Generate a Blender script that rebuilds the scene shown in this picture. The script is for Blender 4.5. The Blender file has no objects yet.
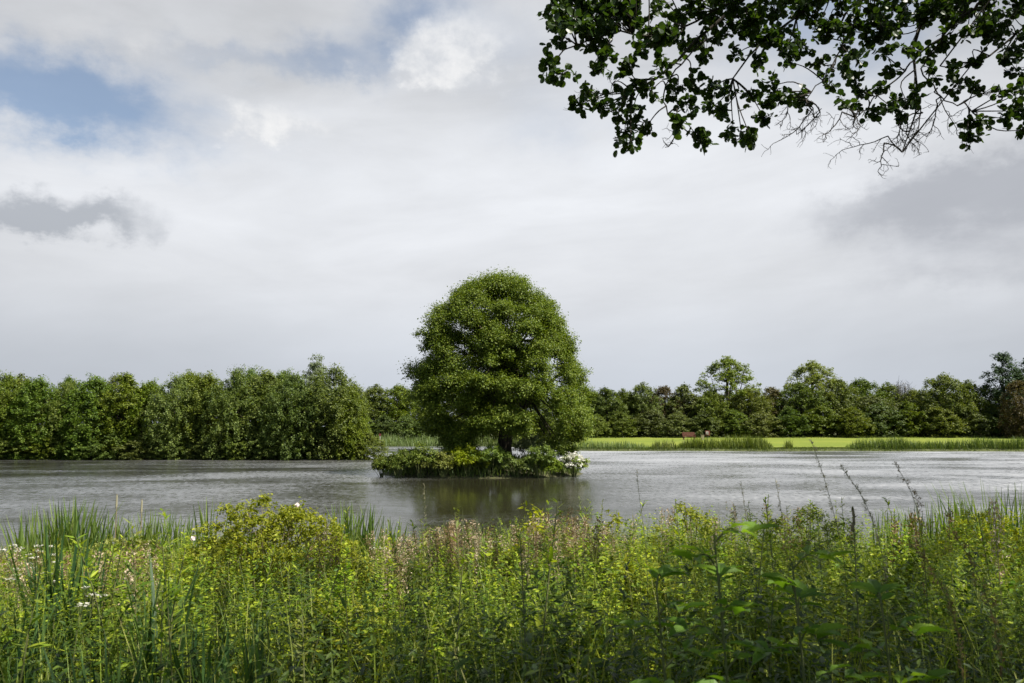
import bpy, math
import numpy as np
from mathutils import Vector

# ------------------------------------------------------------------ camera, sky, sun, exposure
scene = bpy.context.scene
COL = scene.collection
RES = (1024, 683)
F_PX = 796.0
PITCH = math.radians(6.2)
CAM = np.array([0.0, 0.0, 2.6])
cam_data = bpy.data.cameras.new('camera')
cam_data.sensor_width = 36.0
cam_data.lens = F_PX / 1024 * 36.0
cam_data.clip_start = 0.05
cam_data.clip_end = 9000
cam_data.dof.use_dof = True
cam_data.dof.focus_distance = 30.0
cam_data.dof.aperture_fstop = 5.6
cam = bpy.data.objects.new('camera', cam_data)
cam.location = CAM
cam.rotation_euler = (math.pi / 2 + PITCH, 0, 0)
COL.objects.link(cam)
scene.camera = cam

SUN_EL = math.radians(54)
SUN_AZ = math.radians(112)          # clockwise from +Y (the way the camera looks)
SUN_DIR = np.array([math.sin(SUN_AZ) * math.cos(SUN_EL), math.cos(SUN_AZ) * math.cos(SUN_EL), math.sin(SUN_EL)])
SUN_STRENGTH = 5.0
EXPOSURE = 1.05

scene.view_settings.view_transform = 'Standard'
scene.view_settings.look = 'None'
scene.view_settings.gamma = 1
scene.view_settings.use_curve_mapping = False
scene.view_settings.exposure = EXPOSURE
scene.render.engine = 'CYCLES'
scene.cycles.use_denoising = True
scene.cycles.max_bounces = 6
scene.cycles.diffuse_bounces = 3
scene.cycles.transmission_bounces = 4
scene.cycles.transparent_max_bounces = 4
scene.cycles.caustics_reflective = False
scene.cycles.caustics_refractive = False
scene.cycles.sample_clamp_indirect = 4.0

sun_data = bpy.data.lights.new('sun', 'SUN')
sun_data.energy = SUN_STRENGTH
sun_data.angle = math.radians(0.6)
sun_data.color = (1.0, 0.95, 0.86)
sun = bpy.data.objects.new('sun', sun_data)
sun.rotation_euler = Vector(SUN_DIR).to_track_quat('Z', 'Y').to_euler()
COL.objects.link(sun)


def pix_dir(px, py):
    x = (px - 512.0) / F_PX
    y = (341.5 - py) / F_PX
    d = np.array([x, math.cos(PITCH) - y * math.sin(PITCH), math.sin(PITCH) + y * math.cos(PITCH)])
    return d


def at(px, py, Y):
    """The place in the world seen at a pixel, Y metres ahead."""
    d = pix_dir(px, py)
    return CAM + d * (Y / d[1])


def project(P):
    P = np.atleast_2d(P) - CAM
    f = P[:, 1] * math.cos(PITCH) + P[:, 2] * math.sin(PITCH)
    u = -P[:, 1] * math.sin(PITCH) + P[:, 2] * math.cos(PITCH)
    f = np.where(f < 0.05, np.nan, f)
    return 512 + F_PX * P[:, 0] / f, 341.5 - F_PX * u / f, f


def ang(px, py):
    d = pix_dir(px, py)
    d = d / np.linalg.norm(d)
    return math.atan2(d[0], d[1]), math.asin(d[2])


# ---- tiny expression builder for shader nodes
class E:
    def __init__(self, nt, s):
        self.nt, self.s = nt, s

    def _m(self, op, *a):
        n = self.nt.nodes.new('ShaderNodeMath')
        n.operation = op
        for i, v in enumerate((self,) + a):
            if isinstance(v, E):
                self.nt.links.new(v.s, n.inputs[i])
            else:
                n.inputs[i].default_value = v
        return E(self.nt, n.outputs[0])

    def __add__(self, o): return self._m('ADD', o)
    def __radd__(self, o): return self._m('ADD', o)
    def __sub__(self, o): return self._m('SUBTRACT', o)
    def __rsub__(self, o): return (self * -1.0) + o
    def __mul__(self, o): return self._m('MULTIPLY', o)
    def __rmul__(self, o): return self._m('MULTIPLY', o)
    def __truediv__(self, o): return self._m('DIVIDE', o)
    def f(self, op, *a): return self._m(op, *a)

    def step(self, a, b):
        n = self.nt.nodes.new('ShaderNodeMapRange')
        n.interpolation_type = 'SMOOTHSTEP'
        self.nt.links.new(self.s, n.inputs[0])
        n.inputs[1].default_value = a
        n.inputs[2].default_value = b
        return E(self.nt, n.outputs[0])


def mixcol(nt, fac, a, b, mode='MIX'):
    n = nt.nodes.new('ShaderNodeMix')
    n.data_type = 'RGBA'
    n.blend_type = mode
    for sock, v in ((n.inputs[0], fac), (n.inputs[6], a), (n.inputs[7], b)):
        if isinstance(v, E):
            nt.links.new(v.s, sock)
        elif isinstance(v, (tuple, list)):
            sock.default_value = (*v, 1.0)[:4]
        elif isinstance(v, (int, float)):
            sock.default_value = v
        else:
            nt.links.new(v, sock)
    return n.outputs[2]


def combine(nt, x, y, z):
    n = nt.nodes.new('ShaderNodeCombineXYZ')
    for i, v in enumerate((x, y, z)):
        if isinstance(v, E):
            nt.links.new(v.s, n.inputs[i])
        else:
            n.inputs[i].default_value = v
    return n.outputs[0]


def noise(nt, vec, scale, detail=4, rough=0.5, distort=0.0, typ='FBM'):
    n = nt.nodes.new('ShaderNodeTexNoise')
    n.noise_dimensions = '3D'
    nt.links.new(vec, n.inputs['Vector'])
    n.inputs['Scale'].default_value = scale
    n.inputs['Detail'].default_value = detail
    n.inputs['Roughness'].default_value = rough
    n.inputs['Distortion'].default_value = distort
    return E(nt, n.outputs['Fac'])


def build_world():
    w = bpy.data.worlds.new('World')
    scene.world = w
    w.use_nodes = True
    nt = w.node_tree
    nt.nodes.clear()
    out = nt.nodes.new('ShaderNodeOutputWorld')
    bg = nt.nodes.new('ShaderNodeBackground')
    STR = 0.11
    GAIN = 2 ** EXPOSURE
    bg.inputs[1].default_value = STR
    sky = nt.nodes.new('ShaderNodeTexSky')
    sky.sky_type = 'NISHITA'
    sky.sun_disc = False
    sky.sun_elevation = SUN_EL
    sky.sun_rotation = SUN_AZ
    tc = nt.nodes.new('ShaderNodeTexCoord')
    sep = nt.nodes.new('ShaderNodeSeparateXYZ')
    nt.links.new(tc.outputs['Generated'], sep.inputs[0])
    dx, dy, dz = (E(nt, sep.outputs[i]) for i in range(3))
    u = dx.f('ARCTAN2', dy)
    e = dz.f('ARCSINE')
    # a cloud deck seen in perspective
    zz = dz.f('MAXIMUM', 0.0) + 0.16
    deck = combine(nt, dx / zz, dy / zz, 0.0)
    n_deck = noise(nt, deck, 0.75, 7, 0.52, 0.25)
    n_fine = noise(nt, deck, 2.6, 8, 0.6, 0.2)
    polar = combine(nt, u * 1.0, e * 2.2, 3.7)
    n_band = noise(nt, polar, 2.2, 6, 0.5, 0.15)
    puff = combine(nt, u * 1.0, e * 1.25, 9.1)
    n_puff = noise(nt, puff, 7.5, 8, 0.62)
    n_puff2 = noise(nt, combine(nt, u, e * 1.3, 21.0), 16.0, 7, 0.6)
    wu = u + (n_puff - 0.5) * 0.16
    we = e + (n_puff2 - 0.5) * 0.10

    def blob(px, py, rx, ry, uu=wu, ee=we):
        u0, e0 = ang(px, py)
        a = (uu - u0) * (F_PX / rx)
        b = (ee - e0) * (F_PX / ry)
        return ((a * a + b * b) * -1.0).f('EXPONENT')

    # brightness of the high veil: grey-white overhead, brightest low, bluish at the horizon
    lum = E(nt, (e.step(0.02, 0.27) * 0.20 + 0.655).s) - e.step(0.27, 0.46) * 0.19
    n_str = noise(nt, combine(nt, u * 1.0 + e * 0.7, e * 4.2 - u * 0.5, 33.0), 2.6, 8, 0.58, 0.35)
    lum = lum + (n_band - 0.5) * 0.30 + (n_deck - 0.5) * 0.30 * e.step(0.10, 0.40) + (n_str - 0.5) * 0.34 * e.step(0.03, 0.2) + (n_fine - 0.5) * 0.16 * e.step(0.15, 0.4)
    lum = lum - u.f('ABSOLUTE').step(0.2, 0.7) * 0.09  # dims the sky toward both sides like lens falloff
    tint_hi = mixcol(nt, e.step(0.0, 0.2), (0.905, 0.975, 1.085), (0.966, 0.992, 1.04))
    veil = combine(nt, lum, lum, lum)
    col = mixcol(nt, 1.0, veil, tint_hi, 'MULTIPLY')
    # blue gaps
    gaps = blob(48, 88, 95, 36) * 1.25 + blob(425, 22, 70, 40) * 1.15 + blob(330, 62, 60, 26) * 0.7 + blob(120, 128, 190, 45) * 0.55 \
        + blob(880, -10, 190, 80) * 0.9 + blob(560, 120, 90, 60) * 0.42 + blob(240, 60, 80, 16) * 0.5 + blob(500, 40, 50, 50) * 0.3
    behind = (dy.step(0.55, 0.1).f('MAXIMUM', e.step(0.56, 0.85))) * n_deck.step(0.60, 0.44)  # unseen sky behind and overhead, opened to blue to weaken the fill
    gm = ((gaps * (n_fine * 1.9 + n_puff2 * .5 - 0.28)).step(0.10, 1.35) * 0.74).f('MAXIMUM', behind * 0.92)
    skyb = mixcol(nt, 1.0, sky.outputs[0], (.46, .54, .58), 'MULTIPLY')
    sc_ = nt.nodes.new('ShaderNodeVectorMath')
    sc_.operation = 'SCALE'
    nt.links.new(col, sc_.inputs[0])
    sc_.inputs['Scale'].default_value = 1.0 / STR / GAIN
    col = mixcol(nt, gm, sc_.outputs[0], skyb)
    # bright cumulus
    white = blob(472, 48, 50, 34) * 1.3 + blob(440, 62, 36, 18) + blob(268, 124, 52, 17) * 1.25 + blob(245, 118, 22, 15) * 0.8 + blob(120, 30, 160, 30) * 0.35
    wm = (white * 0.85 + (n_puff2 - 0.5) * 0.9 + (n_puff - 0.5) * 0.9).step(0.10, 1.05) * white.step(0.05, 0.45)
    lit = (n_puff2 * 0.75 + noise(nt, combine(nt, u, e * 1.2 + 0.02, 5.0), 30.0, 6, 0.6) * 0.45 - 0.1)
    sh = lambda c: tuple(v / STR / GAIN for v in c)
    pcol = mixcol(nt, lit.step(0.28, 0.66), sh((0.62, 0.65, 0.70)), sh((0.93, 0.93, 0.93)))
    col = mixcol(nt, wm * 0.9, col, pcol)
    # grey cloud bases
    dark = blob(45, 214, 72, 15) * 1.2 + blob(15, 222, 50, 14) * 0.8 + blob(95, 208, 40, 12) * 0.6
    dm = (dark * 0.9 + (n_puff2 - 0.5) * 0.9 + (n_fine - 0.5) * 0.5).step(0.05, 1.1) * dark.step(0.02, 0.35) * 0.8
    col = mixcol(nt, dm, col, tuple(v / STR / GAIN for v in (0.40, 0.43, 0.48)))
    dark2 = blob(985, 205, 130, 34) * 1.0 + blob(985, 262, 120, 30) * 0.65 + blob(900, 205, 120, 22) * 0.45 + blob(1010, 160, 90, 24) * 0.5
    dm2 = (dark2 * (n_fine * 1.3 + n_band * 0.6 + 0.05)).step(0.08, 1.35) * 0.66
    col = mixcol(nt, dm2, col, tuple(v / STR / GAIN for v in (0.33, 0.35, 0.40)))
    nt.links.new(col, bg.inputs[0])
    nt.links.new(bg.outputs[0], out.inputs[0])


build_world()

# ------------------------------------------------------------------ helpers
def rng_of(seed):
    return np.random.default_rng(seed)


class MB:
    """Collects vertices and faces; build() links them as ONE mesh object."""

    def __init__(self):
        self.v, self.f, self.n = [], [], 0

    def add(self, V, F):
        V = np.asarray(V, float).reshape(-1, 3)
        F = np.asarray(F, int)
        self.v.append(V)
        self.f.append(F + self.n)
        self.n += len(V)
        return self

    def mesh(self, name, mat, smooth=False):
        V = np.concatenate(self.v)
        me = bpy.data.meshes.new(name)
        loops = np.concatenate([f.ravel() for f in self.f])
        tot = np.concatenate([np.full(len(f), f.shape[1]) for f in self.f])
        start = np.concatenate([[0], np.cumsum(tot)[:-1]])
        me.vertices.add(len(V))
        me.vertices.foreach_set('co', V.astype(np.float32).ravel())
        me.loops.add(len(loops))
        me.loops.foreach_set('vertex_index', loops.astype(np.int32))
        me.polygons.add(len(tot))
        me.polygons.foreach_set('loop_start', start.astype(np.int32))
        me.polygons.foreach_set('loop_total', tot.astype(np.int32))
        me.polygons.foreach_set('use_smooth', np.full(len(tot), smooth))
        me.materials.append(mat)
        me.update(calc_edges=True)
        return me

    def build(self, name, mat, parent=None, smooth=False):
        return link(name, self.mesh(name, mat, smooth), parent)


def link(name, me, parent=None):
    o = bpy.data.objects.new(name, me)
    COL.objects.link(o)
    if parent is not None:
        o.parent = parent
    return o


def thing(name, label, cat, loc=(0, 0, 0), rz=0.0, scale=(1, 1, 1), group=None):
    o = bpy.data.objects.new(name, None)
    COL.objects.link(o)
    o.empty_display_size = 0.2
    o.location = loc
    o.rotation_euler = (0, 0, rz)
    o.scale = scale
    return tag(o, label, cat, group)


def tag(o, label, cat, group=None, kind=None):
    o['label'] = label
    o['category'] = cat
    if group:
        o['group'] = group
    if kind:
        o['kind'] = kind
    return o


def copy_thing(root, loc, rz, scale, label, group=None):
    r = root.copy()
    COL.objects.link(r)
    r.location = loc
    r.rotation_euler = (0, 0, rz)
    r.scale = scale
    r['label'] = label
    if group:
        r['group'] = group
    elif 'group' in r:
        del r['group']
    for ch in root.children:
        c = ch.copy()
        COL.objects.link(c)
        c.parent = r
        for g in ch.children:
            d = g.copy()
            COL.objects.link(d)
            d.parent = c
    return r


def unit(v):
    return v / np.maximum(np.linalg.norm(v, axis=-1, keepdims=True), 1e-9)


def frames(axis, normal):
    """Orthonormal frames, columns = (along the leaf, across, up)."""
    x = unit(axis)
    y = unit(np.cross(normal, x))
    z = np.cross(x, y)
    return np.stack([x, y, z], -1)


# leaf templates: (vertices along x, faces)
KITE = (np.array([[0, 0, 0], [.45, .5, .10], [1, 0, -.05], [.45, -.5, .10]]), np.array([[0, 1, 2, 3]]))
LANCE = (np.array([[0, 0, 0], [.35, .5, .10], [.35, 0, 0], [.35, -.5, .10], [.75, .32, -.02], [.75, 0, -.09], [.75, -.32, -.02], [1, 0, -.22]]),
         [np.array([[2, 5, 4, 1], [2, 3, 6, 5]]), np.array([[0, 2, 1], [0, 3, 2], [5, 7, 4], [5, 6, 7]])])
_a = np.linspace(0, 2 * np.pi, 11)[:-1]
ROUND = (np.array([[.5 - .5 * math.cos(t), .46 * math.sin(t) * (1 + .12 * (1 - math.cos(t))), .10 * abs(math.sin(t))] for t in _a] + [[.5, 0, -.03]]),
         np.array([[10, i, (i + 1) % 10] for i in range(10)]))


def scatter(mb, tmpl, P, R, L, W, Tk=None):
    tv, tf = tmpl
    S = np.stack([L, W, W if Tk is None else Tk], -1)
    V = np.einsum('nij,nkj->nki', R, tv[None] * S[:, None, :]) + P[:, None, :]
    off = (np.arange(len(P)) * len(tv))
    base = mb.n
    mb.v.append(V.reshape(-1, 3))
    for f in (tf if isinstance(tf, list) else [tf]):
        mb.f.append((f[None] + off[:, None, None]).reshape(-1, f.shape[1]) + base)
    mb.n += len(P) * len(tv)


def tube(mb, pts, rad, sides=6, wob=0.0, rng=None):
    pts = np.asarray(pts, float)
    rad = np.broadcast_to(np.asarray(rad, float), (len(pts),))
    t = unit(np.gradient(pts, axis=0))
    ref = np.array([0.3, 1.0, 0.17]) if abs(t[0][1]) < 0.9 else np.array([1.0, 0.1, 0.2])
    a = unit(np.cross(t, ref))
    b = np.cross(t, a)
    th = np.linspace(0, 2 * np.pi, sides, endpoint=False)
    r = rad[:, None] * (1 + (wob * rng.normal(size=(len(pts), sides)) if wob else 0))
    V = pts[:, None] + r[..., None] * (np.cos(th)[None, :, None] * a[:, None] + np.sin(th)[None, :, None] * b[:, None])
    n = len(pts)
    i = np.arange(n - 1)[:, None] * sides
    j = np.arange(sides)[None]
    k = (j + 1) % sides
    F = np.stack([i + j, i + k, i + sides + k, i + sides + j], -1).reshape(-1, 4)
    mb.add(V.reshape(-1, 3), F)


def smooth_path(pts, n):
    pts = np.asarray(pts, float)
    d = np.concatenate([[0], np.cumsum(np.linalg.norm(np.diff(pts, axis=0), axis=1))])
    s = np.linspace(0, d[-1], n)
    P = np.stack([np.interp(s, d, pts[:, k]) for k in range(3)], -1)
    for _ in range(2):
        P[1:-1] = .25 * P[:-2] + .5 * P[1:-1] + .25 * P[2:]
    return P


def blades(mb, base, az, L, W, lean, bend, nseg=4, tipw=0.08):
    """Grass or reed blades as bent tapering strips."""
    n = len(base)
    t = np.linspace(0, 1, nseg + 1)
    h = np.stack([np.cos(az), np.sin(az), np.zeros(n)], -1)
    s = np.stack([-np.sin(az), np.cos(az), np.zeros(n)], -1)
    out = (lean[:, None] * t + bend[:, None] * t ** 2.2) * L[:, None]
    up = L[:, None] * (t - 0.42 * (bend[:, None] ** 1.5) * t ** 2.6 - 0.12 * lean[:, None] * t)
    C = base[:, None] + h[:, None] * out[..., None]
    C[..., 2] += up
    w = W[:, None] * (np.minimum(1, .55 + 1.8 * t) * (1 - t ** 2.4) + tipw * t)
    V = np.stack([C - s[:, None] * w[..., None] * .5, C + s[:, None] * w[..., None] * .5], 2)
    idx = np.arange(n)[:, None] * (2 * (nseg + 1)) + np.arange(nseg)[None] * 2
    F = np.stack([idx, idx + 1, idx + 3, idx + 2], -1).reshape(-1, 4)
    mb.add(V.reshape(-1, 3), F)


# ------------------------------------------------------------------ materials
def new_mat(name):
    m = bpy.data.materials.new(name)
    m.use_nodes = True
    nt = m.node_tree
    nt.nodes.clear()
    out = nt.nodes.new('ShaderNodeOutputMaterial')
    return m, nt, out


def leaf_mat(name, cols, trans=0.35, tcol=None, rough=0.5, spec=0.22, obj_var=0.0, patch=0.0):
    """Each leaf takes its own tone between the given ones; light also shines through it."""
    m, nt, out = new_mat(name)
    geo = nt.nodes.new('ShaderNodeNewGeometry')
    ramp = nt.nodes.new('ShaderNodeValToRGB')
    el = ramp.color_ramp.elements
    for i, c in enumerate(cols):
        x = i / (len(cols) - 1)
        k = el[i] if i < 2 else el.new(x)
        k.position = x
        k.color = (*c, 1)
    for i, c in enumerate(cols):
        el[i].position = i / (len(cols) - 1)
        el[i].color = (*c, 1)
    nt.links.new(geo.outputs['Random Per Island'], ramp.inputs[0])
    col = ramp.outputs[0]
    if obj_var:
        oi = nt.nodes.new('ShaderNodeObjectInfo')
        hsv = nt.nodes.new('ShaderNodeHueSaturation')
        r = E(nt, oi.outputs['Random'])
        nt.links.new(((r - 0.5) * (0.09 * obj_var) + 0.5).s, hsv.inputs['Hue'])
        nt.links.new((((r * 7.31).f('FRACT') - 0.5) * (0.8 * obj_var) + 1.0).s, hsv.inputs['Value'])
        nt.links.new((((r * 3.77).f('FRACT') - 0.5) * (0.5 * obj_var) + 0.95).s, hsv.inputs['Saturation'])
        nt.links.new(col, hsv.inputs['Color'])
        col = hsv.outputs[0]
    if patch:
        tc = nt.nodes.new('ShaderNodeTexCoord')
        hsv = nt.nodes.new('ShaderNodeHueSaturation')
        pn = noise(nt, tc.outputs['Object'], 1.1, 3, .6)
        pm = noise(nt, tc.outputs['Object'], 2.3, 2, .5, .3)
        nt.links.new(((pn - 0.5) * (-0.10 * patch) + 0.503).s, hsv.inputs['Hue'])
        nt.links.new(((pm - 0.5) * (1.7 * patch) + 1.0).s, hsv.inputs['Value'])
        nt.links.new(col, hsv.inputs['Color'])
        col = hsv.outputs[0]
    p = nt.nodes.new('ShaderNodeBsdfPrincipled')
    p.inputs['Roughness'].default_value = rough
    p.inputs['Specular IOR Level'].default_value = spec
    nt.links.new(col, p.inputs['Base Color'])
    tr = nt.nodes.new('ShaderNodeBsdfTranslucent')
    tc = mixcol(nt, 1.0, col, tcol or (1.5, 1.55, 0.6), 'MULTIPLY')
    nt.links.new(tc, tr.inputs[0])
    mix = nt.nodes.new('ShaderNodeMixShader')
    mix.inputs[0].default_value = trans
    nt.links.new(p.outputs[0], mix.inputs[1])
    nt.links.new(tr.outputs[0], mix.inputs[2])
    nt.links.new(mix.outputs[0], out.inputs[0])
    return m


def solid_mat(name, a, b, scale=8.0, rough=0.8, bump=0.0, spec=0.3, stretch=(1, 1, 1)):
    m, nt, out = new_mat(name)
    tc = nt.nodes.new('ShaderNodeTexCoord')
    mp = nt.nodes.new('ShaderNodeMapping')
    mp.inputs['Scale'].default_value = stretch
    nt.links.new(tc.outputs['Object'], mp.inputs[0])
    n = noise(nt, mp.outputs[0], scale, 6, 0.6)
    p = nt.nodes.new('ShaderNodeBsdfPrincipled')
    p.inputs['Roughness'].default_value = rough
    p.inputs['Specular IOR Level'].default_value = spec
    nt.links.new(mixcol(nt, n.step(0.3, 0.7), a, b), p.inputs['Base Color'])
    if bump:
        bn = nt.nodes.new('ShaderNodeBump')
        bn.inputs['Strength'].default_value = bump
        bn.inputs['Distance'].default_value = 0.03
        nt.links.new(n.s, bn.inputs['Height'])
        nt.links.new(bn.outputs[0], p.inputs['Normal'])
    nt.links.new(p.outputs[0], out.inputs[0])
    return m


M = {}
M['oak_leaf'] = leaf_mat('oak_leaf', [(.056,.092,.010),(.108,.152,.014),(.185,.222,.026)], .30)
M['grove_leaf'] = leaf_mat('grove_leaf', [(.048,.080,.009),(.098,.140,.014),(.175,.215,.026)], .32, obj_var=.38)
M['wood_leaf'] = leaf_mat('wood_leaf', [(.044,.070,.009),(.088,.118,.014),(.142,.170,.024)], .28, obj_var=.5)
M['light_leaf'] = leaf_mat('light_leaf', [(.085,.125,.018),(.140,.185,.028),(.20,.245,.045)], .32, obj_var=.4)
M['willow_leaf'] = leaf_mat('willow_leaf', [(0.083, 0.110, 0.044), (0.121, 0.154, 0.061), (0.165, 0.198, 0.088)], .28, obj_var=.3)
M['pine_leaf'] = leaf_mat('pine_leaf', [(0.018, 0.044, 0.016), (0.034, 0.072, 0.023), (0.055, 0.101, 0.031)], .12, obj_var=.3)
M['copper_leaf'] = leaf_mat('copper_leaf', [(0.054, 0.048, 0.017), (0.090, 0.070, 0.024), (0.120, 0.102, 0.036)], .25, obj_var=.3)
M['alder_leaf'] = leaf_mat('alder_leaf', [(.016,.036,.007),(.028,.054,.009),(.046,.078,.011)], .32, rough=.4)
M['shrub_leaf'] = leaf_mat('shrub_leaf', [(.085,.130,.012),(.150,.195,.018),(.22,.255,.028)], .32, obj_var=.5)
M['rose_leaf'] = leaf_mat('rose_leaf', [(.112,.142,.011),(.192,.212,.015),(.288,.292,.024)], .36)
M['yellow_leaf'] = leaf_mat('yellow_leaf', [(.15,.19,.008),(.25,.27,.010),(.36,.34,.015)], .36)
M['herb_leaf'] = leaf_mat('herb_leaf', [(.068,.125,.010),(.165,.225,.014),(.320,.360,.026)], .34, patch=1.0)
M['herb_dark'] = leaf_mat('herb_dark', [(.024,.048,.006),(.046,.078,.010),(.080,.115,.016)], .32, patch=.7)  # darkened to deepen the shade of the near bank; thistle leaves share it
M['broad_leaf'] = leaf_mat('broad_leaf', [(.080,.160,.015),(.125,.215,.018),(.170,.26,.025)], .38)
M['grass_blade'] = leaf_mat('grass_blade', [(.070,.118,.012),(.130,.178,.016),(.20,.235,.028),(.25,.245,.075)], .34, patch=.9)
M['reed_blade'] = leaf_mat('reed_blade', [(.070,.120,.026),(.110,.165,.034),(.170,.215,.050)], .34)
M['far_reed'] = leaf_mat('far_reed', [(.055,.090,.013),(.092,.130,.019),(.145,.178,.034)], .34, obj_var=.3)
M['flag_blade'] = leaf_mat('flag_blade', [(.022, .055, .018), (.040, .085, .022), (.065, .115, .030)], .28)
M['pale_reed'] = leaf_mat('pale_reed', [(.10, .15, .05), (.14, .19, .065), (.20, .24, .10)], .34)
M['dry_seed'] = leaf_mat('dry_seed', [(.11, .075, .035), (.19, .125, .055), (.28, .20, .09)], .25, (1.2, 1.1, .8))
M['pink_seed'] = leaf_mat('pink_seed', [(.33,.25,.16),(.44,.35,.24),(.54,.45,.32)], .25, (1.1, 1.0, .8))
M['panicle'] = leaf_mat('panicle', [(.24,.215,.13),(.34,.31,.20),(.44,.41,.29)], .25, (1.2, 1.1, .9))
M['white_petal'] = leaf_mat('white_petal', [(.48, .46, .38), (.60, .58, .50), (.70, .69, .63)], .25, (1, 1, .95))
M['blossom'] = leaf_mat('blossom', [(.66, .64, .54), (.76, .74, .66), (.80, .79, .74)], .25, (1, 1, .95))
M['rose_petal'] = leaf_mat('rose_petal', [(.72, .52, .50), (.78, .66, .62)], .25, (1, .95, .9))
M['stem'] = solid_mat('stem', (.07, .095, .025), (.13, .13, .05), 5)
M['dry_stem'] = solid_mat('dry_stem', (.14, .11, .06), (.26, .21, .12), 5)
M['bark'] = solid_mat('bark', (.030, .024, .017), (.085, .070, .050), 7, .95, .8, .15, (1, 1, .25))
M['dark_bark'] = solid_mat('dark_bark', (.022, .019, .015), (.055, .048, .038), 12, .95, .8, .15, (1, 1, .3))
M['grey_twig'] = solid_mat('grey_twig', (.10, .095, .08), (.19, .18, .155), 6, .9)
M['bench_wood'] = solid_mat('bench_wood', (.12, .045, .03), (.19, .08, .055), 3, .7, 0, .3, (.4, 6, 6))
M['post_wood'] = solid_mat('post_wood', (.26, .21, .13), (.40, .34, .22), 5, .8)
M['red_paint'] = solid_mat('red_paint', (.13, .03, .025), (.19, .05, .04), 6, .6)
M['white_paint'] = solid_mat('white_paint', (.36, .31, .28), (.46, .42, .38), 6, .5)
M['dark_paint'] = solid_mat('dark_paint', (.03, .03, .03), (.06, .05, .05), 6, .5)


def ground_mat():
    m, nt, out = new_mat('ground')
    tc = nt.nodes.new('ShaderNodeTexCoord')
    n1 = noise(nt, tc.outputs['Object'], .35, 6, .6)
    n2 = noise(nt, tc.outputs['Object'], 9.0, 6, .65)
    c = mixcol(nt, n1.step(.35, .65), (.045, .055, .015), (.085, .105, .022))
    c = mixcol(nt, n2.step(.45, .7), c, (.060, .045, .026))
    p = nt.nodes.new('ShaderNodeBsdfPrincipled')
    p.inputs['Roughness'].default_value = .95
    nt.links.new(c, p.inputs['Base Color'])
    b = nt.nodes.new('ShaderNodeBump')
    b.inputs['Distance'].default_value = .06
    nt.links.new(n2.s, b.inputs['Height'])
    nt.links.new(b.outputs[0], p.inputs['Normal'])
    nt.links.new(p.outputs[0], out.inputs[0])
    return m


def lawn_mat():
    m, nt, out = new_mat('mown_grass')
    tc = nt.nodes.new('ShaderNodeTexCoord')
    n1 = noise(nt, tc.outputs['Object'], .12, 5, .6)
    n2 = noise(nt, tc.outputs['Object'], 3.0, 6, .7)
    c = mixcol(nt, n1.step(.35, .65), (.112, .150, .018), (.150, .178, .024))
    c = mixcol(nt, n2.step(.45, .75) * .6, c, (.19, .19, .045))
    p = nt.nodes.new('ShaderNodeBsdfPrincipled')
    p.inputs['Roughness'].default_value = .9
    p.inputs['Specular IOR Level'].default_value = .15
    nt.links.new(c, p.inputs['Base Color'])
    b = nt.nodes.new('ShaderNodeBump')
    b.inputs['Distance'].default_value = .04
    nt.links.new(n2.s, b.inputs['Height'])
    nt.links.new(b.outputs[0], p.inputs['Normal'])
    nt.links.new(p.outputs[0], out.inputs[0])
    return m


def water_mat():
    m, nt, out = new_mat('lake_water')
    tc = nt.nodes.new('ShaderNodeTexCoord')

    def mapped(s):
        mp = nt.nodes.new('ShaderNodeMapping')
        mp.inputs['Scale'].default_value = s
        nt.links.new(tc.outputs['Object'], mp.inputs[0])
        return mp.outputs[0]
    wind = noise(nt, mapped((.05, .09, 1)), 1.0, 5, .6, .4).step(.30, .66)
    sep = nt.nodes.new('ShaderNodeSeparateXYZ')
    nt.links.new(tc.outputs['Object'], sep.inputs[0])
    ox, oy = E(nt, sep.outputs[0]), E(nt, sep.outputs[1])
    # sheltered water before the island and along the left bank
    lee = ((((ox + .8) / 6.0).f('POWER', 2.0) + ((oy - 35.0) / 16.0).f('POWER', 2.0)) * -1.0).f('EXPONENT')
    amp = (wind * .75 + .38) * (1.0 - lee * .90)
    r1 = noise(nt, mapped((1.0, 1.5, 1)), 1.6, 5, .62, .4)
    r2 = noise(nt, mapped((1.0, 1.8, 1)), 5.5, 3, .55, .3)
    r0 = noise(nt, mapped((.5, 1.0, 1)), .7, 3, .5, .3)
    cat = noise(nt, mapped((4.6, 2.0, 1)), 1.0, 5, .75, .2)
    open_ = ox.step(-34.0, 14.0) * .45 + .55
    paw = noise(nt, mapped((.22, .30, 1)), 1.0, 3, .6, .4)
    h = (r0 * .026 + r1 * .022 + r2 * .004) * amp
    b = nt.nodes.new('ShaderNodeBump')
    b.inputs['Strength'].default_value = 1.0
    b.inputs['Distance'].default_value = 1.0
    nt.links.new(h.s, b.inputs['Height'])
    fr = nt.nodes.new('ShaderNodeFresnel')
    fr.inputs['IOR'].default_value = 1.5
    gl = nt.nodes.new('ShaderNodeBsdfGlossy')
    gl.distribution = 'MULTI_GGX'
    nt.links.new(((amp * ((cat.step(.22, .78) * .44 + paw.step(.3, .7) * .12 + .07) * open_)) + .05).s, gl.inputs['Roughness'])
    nt.links.new(b.outputs[0], gl.inputs['Normal'])
    df = nt.nodes.new('ShaderNodeBsdfDiffuse')
    df.inputs[0].default_value = (.022, .021, .010, 1)
    mx = nt.nodes.new('ShaderNodeMixShader')
    nt.links.new(fr.outputs[0], mx.inputs[0])
    nt.links.new(df.outputs[0], mx.inputs[1])
    nt.links.new(gl.outputs[0], mx.inputs[2])
    nt.links.new(mx.outputs[0], out.inputs[0])
    return m


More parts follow.
